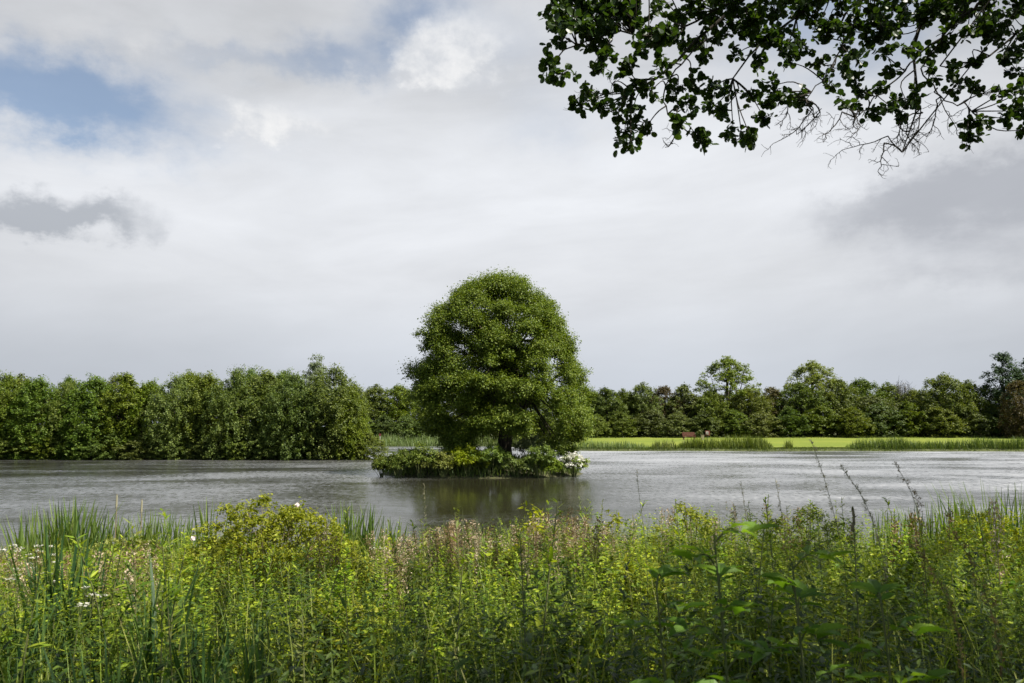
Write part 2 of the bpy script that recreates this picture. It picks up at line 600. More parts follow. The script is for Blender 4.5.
# ------------------------------------------------------------------ terrain, lawn, water
def vnoise(x, y, seed=0):
    """Smooth 2-D value noise, numpy."""
    xi, yi = np.floor(x).astype(int), np.floor(y).astype(int)
    fx, fy = x - xi, y - yi
    fx, fy = fx * fx * (3 - 2 * fx), fy * fy * (3 - 2 * fy)

    def hsh(a, b):
        s = np.sin(a * 127.1 + b * 311.7 + seed * 74.7) * 43758.5453
        return s - np.floor(s)
    return (hsh(xi, yi) * (1 - fx) + hsh(xi + 1, yi) * fx) * (1 - fy) + (hsh(xi, yi + 1) * (1 - fx) + hsh(xi + 1, yi + 1) * fx) * fy - .5


def near_shore(x):
    return 12.2 + .8 * np.sin(x * .33 + 1) + .4 * np.sin(x * .9) + np.maximum(np.abs(x) - 14, 0) * .05


def far_shore(x):
    """Far edge of the lake behind the island and along the lawn."""
    ch = 116.0 + 0 * x
    ln = 92.0 - .04 * (x - 10) + .5 * np.sin(x * .4)
    b = 1 / (1 + np.exp(-(x - 2.0) / 1.6))
    return ch * (1 - b) + ln * b


def grove_dist(x, y):
    """> 0 on the wooded point at the left: its front bank, and its side along the channel."""
    g = 69.5 + .7 * np.sin(x * .5) - .05 * np.maximum(-x - 30, 0)
    return np.minimum(y - g, (-.205 * y + .9) - x)


def terrain(x, y):
    x, y = np.asarray(x, float), np.asarray(y, float)
    dn = near_shore(x) - y                       # > 0 on the near bank
    df = np.maximum(y - far_shore(x), grove_dist(x, y))   # > 0 on the far bank
    near = np.where(dn > 0, .10 + .95 * (1 - np.exp(-np.maximum(dn, 0) / 6.5)), .10 + dn * .35)
    far = np.where(df > 0, .22 + .55 * (1 - np.exp(-np.maximum(df, 0) / 22)) + .008 * np.minimum(np.maximum(df, 0), 60), .22 + df * .3)
    z = np.where(y < 38, near, far)
    z = np.maximum(z, -1.2)
    z = z + np.where(z > .05, .10, .03) * vnoise(x * .6, y * .6, 1) + .05 * vnoise(x * 1.7, y * 1.7, 2)
    far_land = np.clip((y - 260) / 800, 0, 1)
    z = z + far_land * 3 * (1 + vnoise(x / 300, y / 300, 5))
    return z


def grid_mesh(xs, ys, zf):
    X, Y = np.meshgrid(xs, ys)
    V = np.stack([X, Y, zf(X, Y)], -1).reshape(-1, 3)
    nx, ny = len(xs), len(ys)
    i = np.arange(ny - 1)[:, None] * nx + np.arange(nx - 1)[None]
    F = np.stack([i, i + 1, i + nx + 1, i + nx], -1).reshape(-1, 4)
    return MB().add(V, F)


def seq(*spans):
    return np.unique(np.concatenate([np.arange(a, b, s) for a, b, s in spans]))


xs = seq((-3000, -240, 230), (-240, -60, 6), (-60, 60, .6), (60, 240, 6), (240, 3100, 230))
ys = seq((-600, -30, 57), (-30, 0, 2), (0, 16, .4), (16, 60, 2), (60, 135, .8), (135, 260, 5), (260, 4000, 220))
g = grid_mesh(xs, ys, terrain).build('ground', ground_mat(), smooth=True)
tag(g, 'rough grassy ground rising around the lake', 'ground', kind='structure')

lx = np.linspace(3.5, 150, 140)
lv, lf = [], None
T = np.linspace(0, 1, 36)
LX, LT = np.meshgrid(lx, T)
LY = far_shore(LX) + .9 + LT * (131 - far_shore(LX))
LZ = terrain(LX, LY) * .0 + .36 + .62 * (1 - np.exp(-(LY - far_shore(LX)) / 18)) + .009 * (LY - far_shore(LX))
nx = len(lx)
ii = np.arange(len(T) - 1)[:, None] * nx + np.arange(nx - 1)[None]
lawn = MB().add(np.stack([LX, LY, LZ], -1).reshape(-1, 3), np.stack([ii, ii + 1, ii + nx + 1, ii + nx], -1).reshape(-1, 4)).build('lawn', lawn_mat(), smooth=True)
tag(lawn, 'sunlit mown yellow-green lawn across the lake', 'lawn', kind='structure')


def lawn_z(x, y):
    d = y - far_shore(np.asarray(x, float))
    return .36 + .62 * (1 - np.exp(-d / 18)) + .009 * d


wv = np.array([[-230, 8, 0], [230, 8, 0], [230, 120, 0], [-230, 120, 0]], float)
water = MB().add(wv, [[0, 1, 2, 3]]).build('water', water_mat())
tag(water, 'grey rippled lake water reflecting the clouds', 'lake', kind='structure')

# ------------------------------------------------------------------ trees
def crown_leaves(rng, centers, radii, n_each, size, flat=.85, up=.5, aspect=.62, keep=None, tmpl=KITE, droop=.25):
    """Leaf sprays spread through the volume of many clumps, dense at each clump's skin."""
    P, N, A = [], [], []
    for c, r, n in zip(centers, radii, n_each):
        m = max(3, int(n) // 16)
        d = unit(rng.normal(size=(m, 3)) + [0, 0, .25])
        d[:, 2] = np.where(d[:, 2] < -.45, -d[:, 2], d[:, 2])
        reach = r * rng.uniform(.45, 1.14, m)
        k = rng.integers(0, m, n)                      # the spray each leaf sits on
        t = rng.uniform(.30, 1.0, n) ** .7
        p = c + (d[k] * (reach[k] * t)[:, None] + rng.normal(size=(n, 3)) * (r * .13)) * np.array([1, 1, flat])
        nn = unit(d[k] * (1 - up) + np.array([0, 0, up]) + .42 * rng.normal(size=(n, 3)))
        ax = unit(np.cross(nn, unit(rng.normal(size=(n, 3))))) + d[k] * .3
        ax[:, 2] -= droop
        P.append(p); N.append(nn); A.append(ax)
    P, N, A = np.concatenate(P), np.concatenate(N), np.concatenate(A)
    if keep is not None:
        k = keep(P)
        P, N, A = P[k], N[k], A[k]
    s = size * rng.uniform(.5, 1.35, len(P))
    mb = MB()
    scatter(mb, tmpl, P, frames(A, N), s, s * aspect)
    return mb


def profile_clumps(rng, prof, cy_ratio, n, r_rng, inner=.25, top_bias=1.0):
    """Clump centres on the skin of a crown whose half-widths at each height are given as (z, xl, xr)."""
    prof = np.array(sorted(prof))
    z = rng.uniform(prof[0, 0], prof[-1, 0], n * 6)
    w = np.interp(z, prof[:, 0], (prof[:, 2] - prof[:, 1]) / 2)
    k = rng.uniform(0, 1, len(z)) < (w / w.max()) ** .5
    z, w = z[k][:n], w[k][:n]
    xc = np.interp(z, prof[:, 0], (prof[:, 2] + prof[:, 1]) / 2)
    r = rng.uniform(*r_rng, len(z))
    th = rng.uniform(0, 2 * np.pi, len(z))
    rho = np.where(rng.uniform(size=len(z)) < inner, rng.uniform(.2, .7, len(z)), rng.uniform(.82, 1.02, len(z)))
    rx = np.maximum(w - r * .75, .05 * w) * rho
    C = np.stack([xc + np.cos(th) * rx, np.sin(th) * rx * cy_ratio, z], -1)
    return C, r


def limb_tubes(mb, rng, trunk_top, targets, r0, wob=.12, sides=6):
    for t in targets:
        t = np.asarray(t)
        s = trunk_top(rng.uniform(.45, 1.0))
        mid = s * .5 + t * .5 + np.array([0, 0, -.06]) * np.linalg.norm(t - s) + rng.normal(size=3) * wob * np.linalg.norm(t - s) * .4
        P = smooth_path([s, mid, t], 8)
        tube(mb, P, np.linspace(r0, r0 * .15, 8), sides)


def trunk_mesh(mb, rng, base_r, height, top, sides=12, flare=1.6):
    top = np.asarray(top, float)
    n = 14
    t = np.linspace(0, 1, n)
    P = np.stack([top[0] * t ** 1.3 + .03 * height * np.sin(t * 5) * t, top[1] * t ** 1.3, -.25 + (top[2] + .25) * t], -1)
    R = base_r * (1 - .72 * t) * (1 + (flare - 1) * np.exp(-t * 14))
    tube(mb, P, R, sides, .05, rng)
    return lambda s: np.array([np.interp(s, t, P[:, k]) for k in range(3)])


# --- the island and its big tree
ICX, ICY, IRX, IRY = -1.75, 46.2, 5.65, 4.3


def island_z(x, y):
    q = np.sqrt(((x - ICX) / IRX) ** 2 + ((y - ICY) / IRY) ** 2)
    return np.clip((1.02 - q) * 1.4, -.6, .55) + .06 * vnoise(x * 1.5, y * 1.5, 8)


isl = grid_mesh(np.linspace(ICX - 8, ICX + 8, 70), np.linspace(ICY - 6.5, ICY + 6.5, 60), island_z).build('island_ground', solid_mat('island_soil', (.045, .04, .022), (.07, .075, .025), 3, .95, .5), smooth=True)
tag(isl, 'low round island of earth under the big tree', 'island', kind='structure')

r = rng_of(11)
TX, TY = -.45, 46.3
prof = [(1.0, -3.2, 4.3), (1.9, -4.4, 4.9), (2.6, -5.15, 5.1), (3.3, -5.45, 5.2), (4.2, -5.8, 5.05), (5.0, -5.75, 4.8), (5.7, -5.7, 4.6), (6.4, -5.3, 4.4), (7.1, -5.15, 4.05), (8.0, -5.2, 3.6),
        (8.7, -5.0, 3.25), (9.4, -4.3, 2.9), (9.9, -3.7, 2.6), (10.4, -3.1, 2.2), (10.9, -2.2, 1.5), (11.2, -1.3, .8)]
prof = [(z, a * 1.02, b * 1.05 + .35 * max(0, min(1, (z - 6) / 2)) * (z < 10.6)) for z, a, b in prof]
C, R = profile_clumps(r, prof, .92, 440, (.48, 1.05), .16)
# the crown stays open under its skirt around the trunk, in front
k = ~((C[:, 2] < 2.3) & (np.abs(C[:, 0] - .2) < 1.9))
C, R = C[k], R[k]
Cin, Rin = profile_clumps(r, [(z, a * .62, b * .62) for z, a, b in prof], .9, 100, (.9, 1.5), 1.0)
k = Cin[:, 2] > 2.8
Cin, Rin = Cin[k], Rin[k]
oak = thing('oak_tree', 'huge rounded full-leaved tree standing alone on the small island', 'tree', (TX, TY, .42))
off = np.array([0, 0, -.42])
leaf_n = (1250 * (R / .85) ** 2).astype(int)
cr = crown_leaves(r, np.concatenate([C, Cin]) + off, np.concatenate([R, Rin]), np.concatenate([leaf_n, np.full(len(Cin), 450)]), .105, .85, .5).build('crown', M['oak_leaf'], oak)
mb = MB()
tt = trunk_mesh(mb, r, .46, 8.5, (.1, 0, 8.2), 14, 1.5)
tube(mb, smooth_path([tt(.22), tt(.3) + [.5, -.3, .5], tt(.5) + [2.2, -.8, .5], tt(.6) + [3.6, -1.2, .9]], 10), np.linspace(.22, .05, 10), 8)
tube(mb, smooth_path([tt(.2), tt(.3) + [-.5, -.2, .4], tt(.45) + [-2.2, -.6, .3], tt(.6) + [-4.2, -.6, .2]], 10), np.linspace(.22, .05, 10), 8)
limb_tubes(mb, r, lambda s: tt(.25 + .7 * s), (C + off)[r.permutation(len(C))[:70]], .10)
mb.build('trunk', M['bark'], oak, True)


# --- crowns of the trees round the lake, one unit high, copied with their own size and turn
def unit_tree(name, leaf, bark, prof, n, r_rng, per, size, seed, label, cat='tree', trunk_r=.022, inner=.3, limbs=14, flat=.7, cy=.95, aspect=.62, up=.55, droop=.25, bot=0.0, trunk_top=.8):
    rr = rng_of(seed)
    C, R = profile_clumps(rr, prof, cy, n, r_rng, inner)
    root = thing(name, label, cat)
    crown_leaves(rr, C, R, np.maximum(6, (per * (R / np.mean(r_rng)) ** 2)).astype(int), size, flat, up, aspect, tmpl=KITE, droop=droop).build('crown', M[leaf], root)
    mb = MB()
    tt = trunk_mesh(mb, rr, trunk_r, 1, (.02, 0, trunk_top), 8, 1.4)
    limb_tubes(mb, rr, tt, C[rr.permutation(len(C))[:limbs]], trunk_r * .38, sides=5)
    mb.build('trunk', M[bark], root, True)
    return root


BUSHY = [(-.02, -.30, .30), (.1, -.36, .36), (.3, -.39, .39), (.5, -.38, .38), (.68, -.34, .34), (.82, -.27, .26), (.92, -.20, .19), (1.0, -.09, .09)]
BROAD = [(-.02, -.40, .38), (.12, -.46, .45), (.35, -.50, .49), (.55, -.48, .49), (.72, -.42, .43), (.86, -.33, .33), (.95, -.22, .21), (1.0, -.10, .10)]
TALL = [(.0, -.20, .20), (.2, -.26, .27), (.45, -.29, .28), (.65, -.26, .26), (.82, -.20, .20), (.93, -.13, .13), (1.0, -.06, .06)]
SPREAD = [(.10, -.26, .24), (.25, -.38, .36), (.45, -.44, .45), (.6, -.46, .44), (.74, -.40, .38), (.86, -.29, .28), (.95, -.16, .17), (1.0, -.06, .06)]
LOWB = [(-.03, -.5, .5), (.2, -.62, .62), (.45, -.66, .64), (.7, -.52, .5), (.88, -.32, .3), (1.0, -.08, .08)]
PINE = [(.05, -.17, .18), (.2, -.23, .24), (.45, -.26, .25), (.65, -.22, .22), (.82, -.15, .15), (.93, -.08, .08), (1.0, -.02, .02)]

protos = {}


def proto(key, *a, **kw):
    protos[key] = [unit_tree(*a, **kw), False]


proto('g1', 'bushy_tree', 'grove_leaf', 'bark', BUSHY, 260, (.04, .11), 130, .021, 21, '', inner=.3, flat=1.25, up=.4)
proto('g2', 'bushy_tree', 'grove_leaf', 'bark', BROAD, 300, (.045, .12), 130, .021, 22, '', inner=.3, flat=1.25, up=.4)
proto('g3', 'bushy_tree', 'grove_leaf', 'bark', TALL, 210, (.04, .09), 130, .020, 23, '', inner=.3, flat=1.25, up=.4)
proto('wil', 'willow_tree', 'willow_leaf', 'bark', PINE, 170, (.04, .085), 130, .024, 24, '', up=.2, droop=1.1, aspect=.28)
proto('w1', 'woodland_tree', 'wood_leaf', 'dark_bark', BUSHY, 230, (.05, .11), 90, .026, 25, '', inner=.3, flat=1.25, up=.4)
proto('w2', 'woodland_tree', 'wood_leaf', 'dark_bark', BROAD, 270, (.05, .12), 90, .026, 26, '', inner=.3, flat=1.25, up=.4)
proto('w3', 'woodland_tree', 'wood_leaf', 'dark_bark', TALL, 180, (.045, .09), 90, .025, 27, '', inner=.3, flat=1.25, up=.4)
proto('lt', 'spreading_tree', 'light_leaf', 'bark', SPREAD, 210, (.04, .10), 110, .020, 28, '', inner=.3, flat=.8, limbs=30)
proto('pine', 'dark_tree', 'pine_leaf', 'dark_bark', TALL, 170, (.045, .10), 110, .022, 29, '', inner=.25, flat=.9, aspect=.5)
proto('cop', 'copper_tree', 'copper_leaf', 'dark_bark', BUSHY, 220, (.05, .10), 90, .025, 30, '', inner=.3, flat=1.25, up=.4)
proto('low', 'waterside_bush', 'wood_leaf', 'dark_bark', LOWB, 150, (.08, .18), 90, .042, 31, '', inner=.25, limbs=8, trunk_top=.5)
proto('gl', 'bank_willow_bush', 'grove_leaf', 'bark', LOWB, 150, (.08, .18), 90, .036, 32, '', inner=.25, limbs=8, trunk_top=.5)


def plant_tree(key, px, top_py, width_px, Y, label, group, zg=None, rz=None, name=None):
    """A tree of that kind whose crown spans width_px and whose top reaches top_py, Y metres away."""
    p = at(px, top_py, Y)
    z0 = float(terrain(p[0], Y)) - .05 if zg is None else zg
    h = p[2] - z0
    ref = {'g1': .72, 'g2': .95, 'g3': .52, 'wil': .72, 'w1': .72, 'w2': .95, 'w3': .52, 'lt': .88, 'pine': .52, 'cop': .72, 'low': 1.3, 'gl': 1.3}[key]
    sx = width_px / F_PX * Y / ref * (1.28 if Y > 100 else 1.25)
    sc = (sx, min(sx, h * 1.1) if key not in ('low', 'gl') else sx * .8, h)
    rz = ((int(px) * 37 + int(Y) * 11) % 628) / 100 if rz is None else rz
    pr = protos[key]
    # turning a squeezed crown is harmless: x and y scales are close
    if not pr[1]:
        o = pr[0]
        o.location, o.rotation_euler, o.scale = (p[0], Y, z0), (0, 0, rz), sc
        o['label'] = label
        if group:
            o['group'] = group
        pr[1] = True
    else:
        o = copy_thing(pr[0], (p[0], Y, z0), rz, sc, label, group)
    return o


ORD = ['first', 'second', 'third', 'fourth', 'fifth', 'sixth', 'seventh', 'eighth', 'ninth', 'tenth', 'eleventh', 'twelfth', 'thirteenth', 'fourteenth', 'fifteenth', 'sixteenth', 'seventeenth', 'eighteenth']
GL = 'trees of the grove on the left bank'
grove = [('g1', -22, 376, 58, 67.8), ('g2', 8, 380, 62, 68.2), ('g1', 38, 383, 50, 67.6), ('g2', 66, 387, 52, 68.4), ('g1', 94, 382, 52, 67.9), ('g3', 126, 379, 44, 67.7), ('g1', 152, 386, 44, 68.4),
         ('g2', 178, 382, 56, 67.8), ('g1', 207, 379, 48, 68.2), ('g2', 236, 375, 58, 67.6), ('g1', 264, 376, 50, 68.2), ('g2', 296, 380, 62, 67.4), ('g2', 333, 374, 66, 67.8)]
for i, (k, px, py, w, Y) in enumerate(grove):
    lab = f'green leafy tree at the water, {ORD[i]} from the left in the left grove'
    if i == len(grove) - 1:
        lab = 'bright green rounded tree closing the right end of the left grove, hanging over water'
    plant_tree(k, px, py, w, Y, lab, GL)
plant_tree('wil', 316, 357, 56, 70.5, 'tall pale grey-green willow with thin upright tips above the left grove', None)
plant_tree('g1', 350, 394, 34, 66.9, 'small bright bush-like tree at the far right foot of the left grove', None)
back = [('w2', 70, 382, 34, 80), ('w1', 20, 379, 40, 79), ('g2', 118, 381, 48, 78), ('g1', 190, 377, 44, 78), ('g2', 250, 374, 44, 78), ('g1', 286, 376, 44, 76)]
for i, (k, px, py, w, Y) in enumerate(back):
    lab = 'dark green treetop peeping over the dip in the left grove' if i == 0 else f'tree in the row behind the left grove, {ORD[i - 1]} of those counted after the dark treetop' if 0 else f'tree whose top shows behind the left grove, {ORD[i]} of the back row from the left'
    plant_tree(k, px, py, w, Y, lab, 'trees of the row behind the left grove')

for i, px in enumerate(range(-16, 372, 32)):
    plant_tree('gl', px, 428 + (i * 5) % 9, 46, 66.9, f'dark bush overhanging the water under the left grove, {ORD[i]} from the left', 'bushes overhanging the water under the left grove', zg=-.05)
GC = 'trees of the distant wood behind the island'
mid = [('w2', 352, 390, 46, 134), ('w1', 376, 388, 36, 132), ('w2', 398, 389, 44, 133), ('g2', 420, 388, 40, 136), ('w2', 446, 390, 44, 132), ('w1', 474, 391, 40, 134), ('w2', 500, 390, 46, 133), ('w2', 532, 391, 46, 134), ('w1', 560, 392, 40, 132)]
for i, (k, px, py, w, Y) in enumerate(mid):
    plant_tree(k, px, py, w, Y, f'distant dark tree behind the island, {ORD[i]} from the left between grove and big tree' if i < 4 else f'distant dark tree partly hidden by the big island tree, {ORD[i - 4]} from its trunk side', GC)
    plant_tree('low', px + 9, 417, 34, 124, f'low dark bush below the distant wood behind the island, {ORD[i]} from the left', 'bushes under the distant wood')

GR = 'trees of the wood across the lawn'
right = [('w1', 588, 392, 38, 130, 0), ('w3', 606, 391, 34, 128, 0), ('w1', 624, 392, 36, 130, 0), ('w1', 644, 386, 40, 130, 0), ('cop', 664, 389, 34, 131, 'olive-brown dense tree left of the pale spreading tree'),
         ('w3', 684, 388, 36, 130, 0), ('lt', 727, 360, 80, 134, 'tall pale green spreading tree with airy crown above the lawn'), ('w2', 712, 394, 58, 128, 0), ('w2', 748, 392, 48, 129, 0), ('cop', 770, 390, 36, 131, 'olive-brown tree between the two tall spreading trees'),
         ('lt', 812, 364, 60, 133, 'second tall spreading tree with uneven top, right of the palest one'), ('w2', 800, 386, 50, 129, 0), ('w2', 836, 383, 46, 130, 0), ('w2', 862, 383, 48, 136, 0), ('w1', 886, 386, 36, 138, 0),
         ('w2', 870, 399, 60, 127, 0), ('w2', 915, 393, 46, 134, 0), ('w2', 942, 379, 62, 127, 'broad dark rounded tree standing right of the bare tree'), ('w1', 968, 384, 46, 128, 0),
         ('pine', 1001, 356, 48, 126, 'tall dark narrow tree standing highest at the right edge'), ('pine', 1030, 361, 40, 128, 'dark narrow tree cut by the right edge of the photo'), ('cop', 1020, 384, 46, 118, 'reddish brown dense tree in front of the dark narrow trees')]
gen = 0
for (k, px, py, w, Y, lab) in right:
    if lab == 0:
        lab = f'dark green tree in the wood across the lawn, {ORD[gen]} plain one right of the island'
        gen += 1
    plant_tree(k, px, py, w, Y, lab, GR)
n = 0
for px, py, w in [(596, 416, 34), (622, 414, 36), (650, 412, 40), (678, 414, 40), (704, 412, 38), (732, 412, 44), (762, 413, 42), (790, 410, 44), (820, 408, 46), (850, 409, 46), (880, 405, 46), (908, 404, 46), (936, 408, 46), (964, 410, 42), (990, 410, 40), (1016, 412, 40)]:
    plant_tree('low', px, py, w, 123 + (n % 3), f'dark low bush at the back of the lawn, {ORD[n]} from the left below the wood', 'bushes at the back of the lawn')
    n += 1
# the wood's second row, filling the skyline behind
for i, px in enumerate(range(596, 1010, 29)):
    plant_tree(['w2', 'w1'][i % 2], px, 395 + (i * 7) % 4, 44, 148, f'tree deep in the wood behind the front trees, {ORD[i]} from the left beyond the lawn', 'trees deep in the wood')

# bare tree
bare = thing('bare_tree', 'leafless grey tree with fine branches rising above the wood', 'tree', (at(903, 400, 137)[0], 137, .9))
r = rng_of(41)
mb = MB()
tube(mb, smooth_path([(0, 0, -.2), (.1, 0, 3), (0, .1, 6.2)], 10), np.linspace(.22, .08, 10), 7)
mb.build('trunk', M['grey_twig'], bare, True)
mb = MB()
top = at(903, 384, 137)[2] - .9
for i in range(46):
    s = np.array([0, 0, r.uniform(3.2, 6.2)])
    a = r.uniform(0, 6.28)
    e = s + np.array([math.cos(a), math.sin(a), 0]) * r.uniform(.5, 1.9) + [0, 0, r.uniform(.7, 1.0) * (top - s[2]) * .95]
    m_ = (s + e) / 2 + np.array([math.cos(a), math.sin(a), -.2]) * .35
    P = smooth_path([s, m_, e], 8)
    tube(mb, P, np.linspace(.07, .02, 8), 4)
    for j in range(5):
        q = P[r.integers(3, 8)]
        tube(mb, smooth_path([q, q + r.normal(size=3) * .25 + [0, 0, .3], q + r.normal(size=3) * .5 + [0, 0, .6]], 5), np.linspace(.03, .012, 5), 3)
mb.build('branches', M['grey_twig'], bare)


# ------------------------------------------------------------------ waterside reeds
def reed_bed(name, label, px0, px1, Y0, Y1, h, dens, mat, cat='reed bed', wide=.055, seed=0, group=None, kind=None, zfun=None):
    rr = rng_of(seed)
    x0, x1 = at(px0, 440, Y0)[0], at(px1, 440, Y0)[0]
    n = int((x1 - x0) * (Y1 - Y0) * dens)
    x = rr.uniform(x0, x1, n)
    y = rr.uniform(Y0, Y1, n) + (far_shore(x) - far_shore((x0 + x1) / 2) if zfun is None and Y0 > 80 else 0)
    edge = np.minimum(1, .35 + np.minimum(x - x0, x1 - x) / (.12 * (x1 - x0) + .3))
    hh = h * (1 + .35 * vnoise(x * .55, y * .8, seed) * 2) * rr.uniform(.6, 1.12, n) * edge
    z = np.maximum(terrain(x, y), -.15) if zfun is None else zfun(x, y)
    mb = MB()
    cx, cy = (x0 + x1) / 2, (Y0 + Y1) / 2
    blades(mb, np.stack([x - cx, y - cy, z - .1], -1), rr.uniform(0, 6.28, n), hh, wide * rr.uniform(.6, 1.3, n), rr.uniform(.02, .22, n), rr.uniform(0, .3, n), 3)
    o = mb.build(name, mat)
    o.location = (cx, cy, 0)
    return tag(o, label, cat, group, kind)


RG = 'reed beds along the far bank'
reed_bed('reed_bed', 'pale reed bed across the channel between the left grove and island', 362, 446, 113.5, 118, 1.55, 30, M['pale_reed'], seed=51, group=RG, wide=.07)
reed_bed('reed_bed', 'low reed bed on the far bank seen beneath the big tree', 446, 566, 111, 115, 1.2, 22, M['far_reed'], seed=52, group=RG, wide=.07)
reed_bed('reed_bed', 'pale low reed bed right of the island at the lawn edge', 566, 652, 91.5, 93.4, 1.0, 48, M['pale_reed'], seed=53, group=RG, wide=.06)
reed_bed('reed_bed', 'small dark reed clump before the gap left of the bench', 652, 679, 91.5, 93.4, 1.0, 50, M['far_reed'], seed=54, group=RG)
reed_bed('reed_bed', 'dense tall reed bed in front of the bench and sign', 679, 774, 91.3, 93.4, 1.45, 80, M['far_reed'], seed=55, group=RG)
reed_bed('reed_bed', 'tiny lone reed tuft standing before the brightest lawn', 785, 795, 91.2, 92.4, 1.2, 70, M['far_reed'], seed=56, group=RG)
reed_bed('reed_bed', 'long reed bed along the water below the tall dark trees', 851, 1050, 90.8, 92.9, 1.35, 70, M['far_reed'], seed=57, group=RG)
reed_bed('lawn_edge_grass', 'thin fringe of uncut grass at the front edge of the lawn', 560, 1060, 90.7, 92.4, .3, 95, M['far_reed'], cat='grass', seed=58, kind='stuff', wide=.05)
reed_bed('wood_edge_grass', 'long shaded grass along the foot of the wood', 560, 1060, 117, 124, .55, 9, M['far_reed'], cat='grass', seed=59, kind='stuff', wide=.09)
reed_bed('grove_edge_grass', 'dark sedge along the waterline under the left grove', -60, 362, 66, 68, .5, 18, M['far_reed'], cat='grass', seed=60, kind='stuff', wide=.05)


# ------------------------------------------------------------------ bench, sign, posts across the lake
def box(mb, c, s):
    c, s = np.asarray(c, float), np.asarray(s, float) / 2
    b = min(s) * .18
    V, F = [], []
    # bevelled box: two inset end loops
    for z, k in ((-1, b), (-1 + 2 * b / (2 * s[2]) if s[2] else -1, 0), (1 - 2 * b / (2 * s[2]), 0), (1, b)):
        for sx, sy in ((-1, -1), (1, -1), (1, 1), (-1, 1)):
            V.append(c + [sx * (s[0] - k), sy * (s[1] - k), z * s[2]])
    for l in range(3):
        for i in range(4):
            F.append([l * 4 + i, l * 4 + (i + 1) % 4, l * 4 + 4 + (i + 1) % 4, l * 4 + 4 + i])
    F += [[3, 2, 1, 0], [12, 13, 14, 15]]
    mb.add(V, F)


BY = 112.0
bp = at(689, 439, BY)
bz = float(lawn_z(bp[0], BY)) - .02
bench = thing('park_bench', 'reddish brown slatted wooden bench on the lawn before the wood', 'bench', (bp[0], BY, bz))
mb = MB()
for k in range(5):
    box(mb, (0, -.35 + k * .13, .45), (1.75, .11, .045))
mb.build('seat', M['bench_wood'], bench)
mb = MB()
for k in range(4):
    box(mb, (0, .26 + k * .03, .58 + k * .14), (1.75, .04, .115))
mb.build('backrest', M['bench_wood'], bench)
for sx in (-1, 1):
    for sy in (-.32, .2):
        mb = MB()
        box(mb, (sx * .76, sy, .21), (.09, .09, .42))
        mb.build('leg', M['bench_wood'], bench)
    mb = MB()
    box(mb, (sx * .83, -.06, .68), (.08, .62, .05))
    box(mb, (sx * .83, -.32, .55), (.07, .07, .22))
    mb.build('armrest', M['bench_wood'], bench)

sp = at(707.5, 433, BY)
sz = float(lawn_z(sp[0], BY)) - .05
sign = thing('notice_sign', 'small red framed sign with pale centre on post beside the bench', 'sign', (sp[0], BY, sz))
hz = sp[2] - sz
mb = MB(); tube(mb, [(0, 0, 0), (0, 0, hz * .5), (0, 0, hz + .3)], .05, 8); mb.build('post', M['dark_paint'], sign)
mb = MB(); box(mb, (0, -.07, hz), (.62, .05, .66)); board = mb.build('board', M['red_paint'], sign)
mb = MB(); box(mb, (-.06, -.115, hz), (.36, .03, .42)); pan = mb.build('panel', M['white_paint'], board)
mb = MB(); tube(mb, [(0, -.132, hz - .07), (0, -.150, hz - .07)], [.12, .12], 10); tube(mb, [(-.05, -.151, hz), (-.05, -.150, hz + .1)], [.07, .02], 8); mb.build('emblem', M['dark_paint'], board)
pp = at(702, 440, BY)
post = thing('wooden_post', 'short pale wooden post between the bench and the red sign', 'post', (pp[0], BY - .3, float(lawn_z(pp[0], BY)) - .05))
mb = MB(); box(mb, (0, 0, .32), (.40, .3, .64)); mb.build('post_body', M['post_wood'], post)
mb = MB(); box(mb, (0, 0, .67), (.46, .36, .06)); mb.build('cap', M['post_wood'], post)
mp_ = at(380, 436, 113)
mk = thing('marker_post', 'thin pale post with red top standing in reeds across the channel', 'post', (mp_[0], 113, -.1))
hz = mp_[2] + .1
mb = MB(); tube(mb, [(0, 0, 0), (0, 0, hz * .6), (0, 0, hz)], .06, 8); mb.build('post_body', M['white_paint'], mk)
mb = MB(); box(mb, (0, 0, hz + .16), (.26, .1, .32)); mb.build('sign_plate', M['red_paint'], mk)


# ------------------------------------------------------------------ plants of the island
def bush_mesh(rr, rx, ry, h, n_cl, per, size, tmpl=KITE, aspect=.5, up=.45, flat=.8):
    th = rr.uniform(0, 6.28, n_cl)
    q = rr.uniform(0, 1, n_cl) ** .5
    C = np.stack([np.cos(th) * q * rx * .8, np.sin(th) * q * ry * .8, h * (.25 + .55 * rr.uniform(.35, 1, n_cl) * np.sqrt(np.maximum(0, 1 - (q * .9) ** 2)))], -1)
    return crown_leaves(rr, C, np.full(n_cl, min(rx, h) * .32), np.full(n_cl, per), size, flat, up, aspect, tmpl=tmpl)


def stems_mesh(rr, rx, ry, h, n, rad):
    mb = MB()
    for i in range(n):
        a = rr.uniform(0, 6.28)
        q = rr.uniform(.1, .9)
        e = np.array([math.cos(a) * rx * q, math.sin(a) * ry * q, h * rr.uniform(.55, .95)])
        tube(mb, smooth_path([(e[0] * .15, e[1] * .15, -.1), e * [.5, .5, .6], e], 6), np.linspace(rad, rad * .35, 6), 4)
    return mb


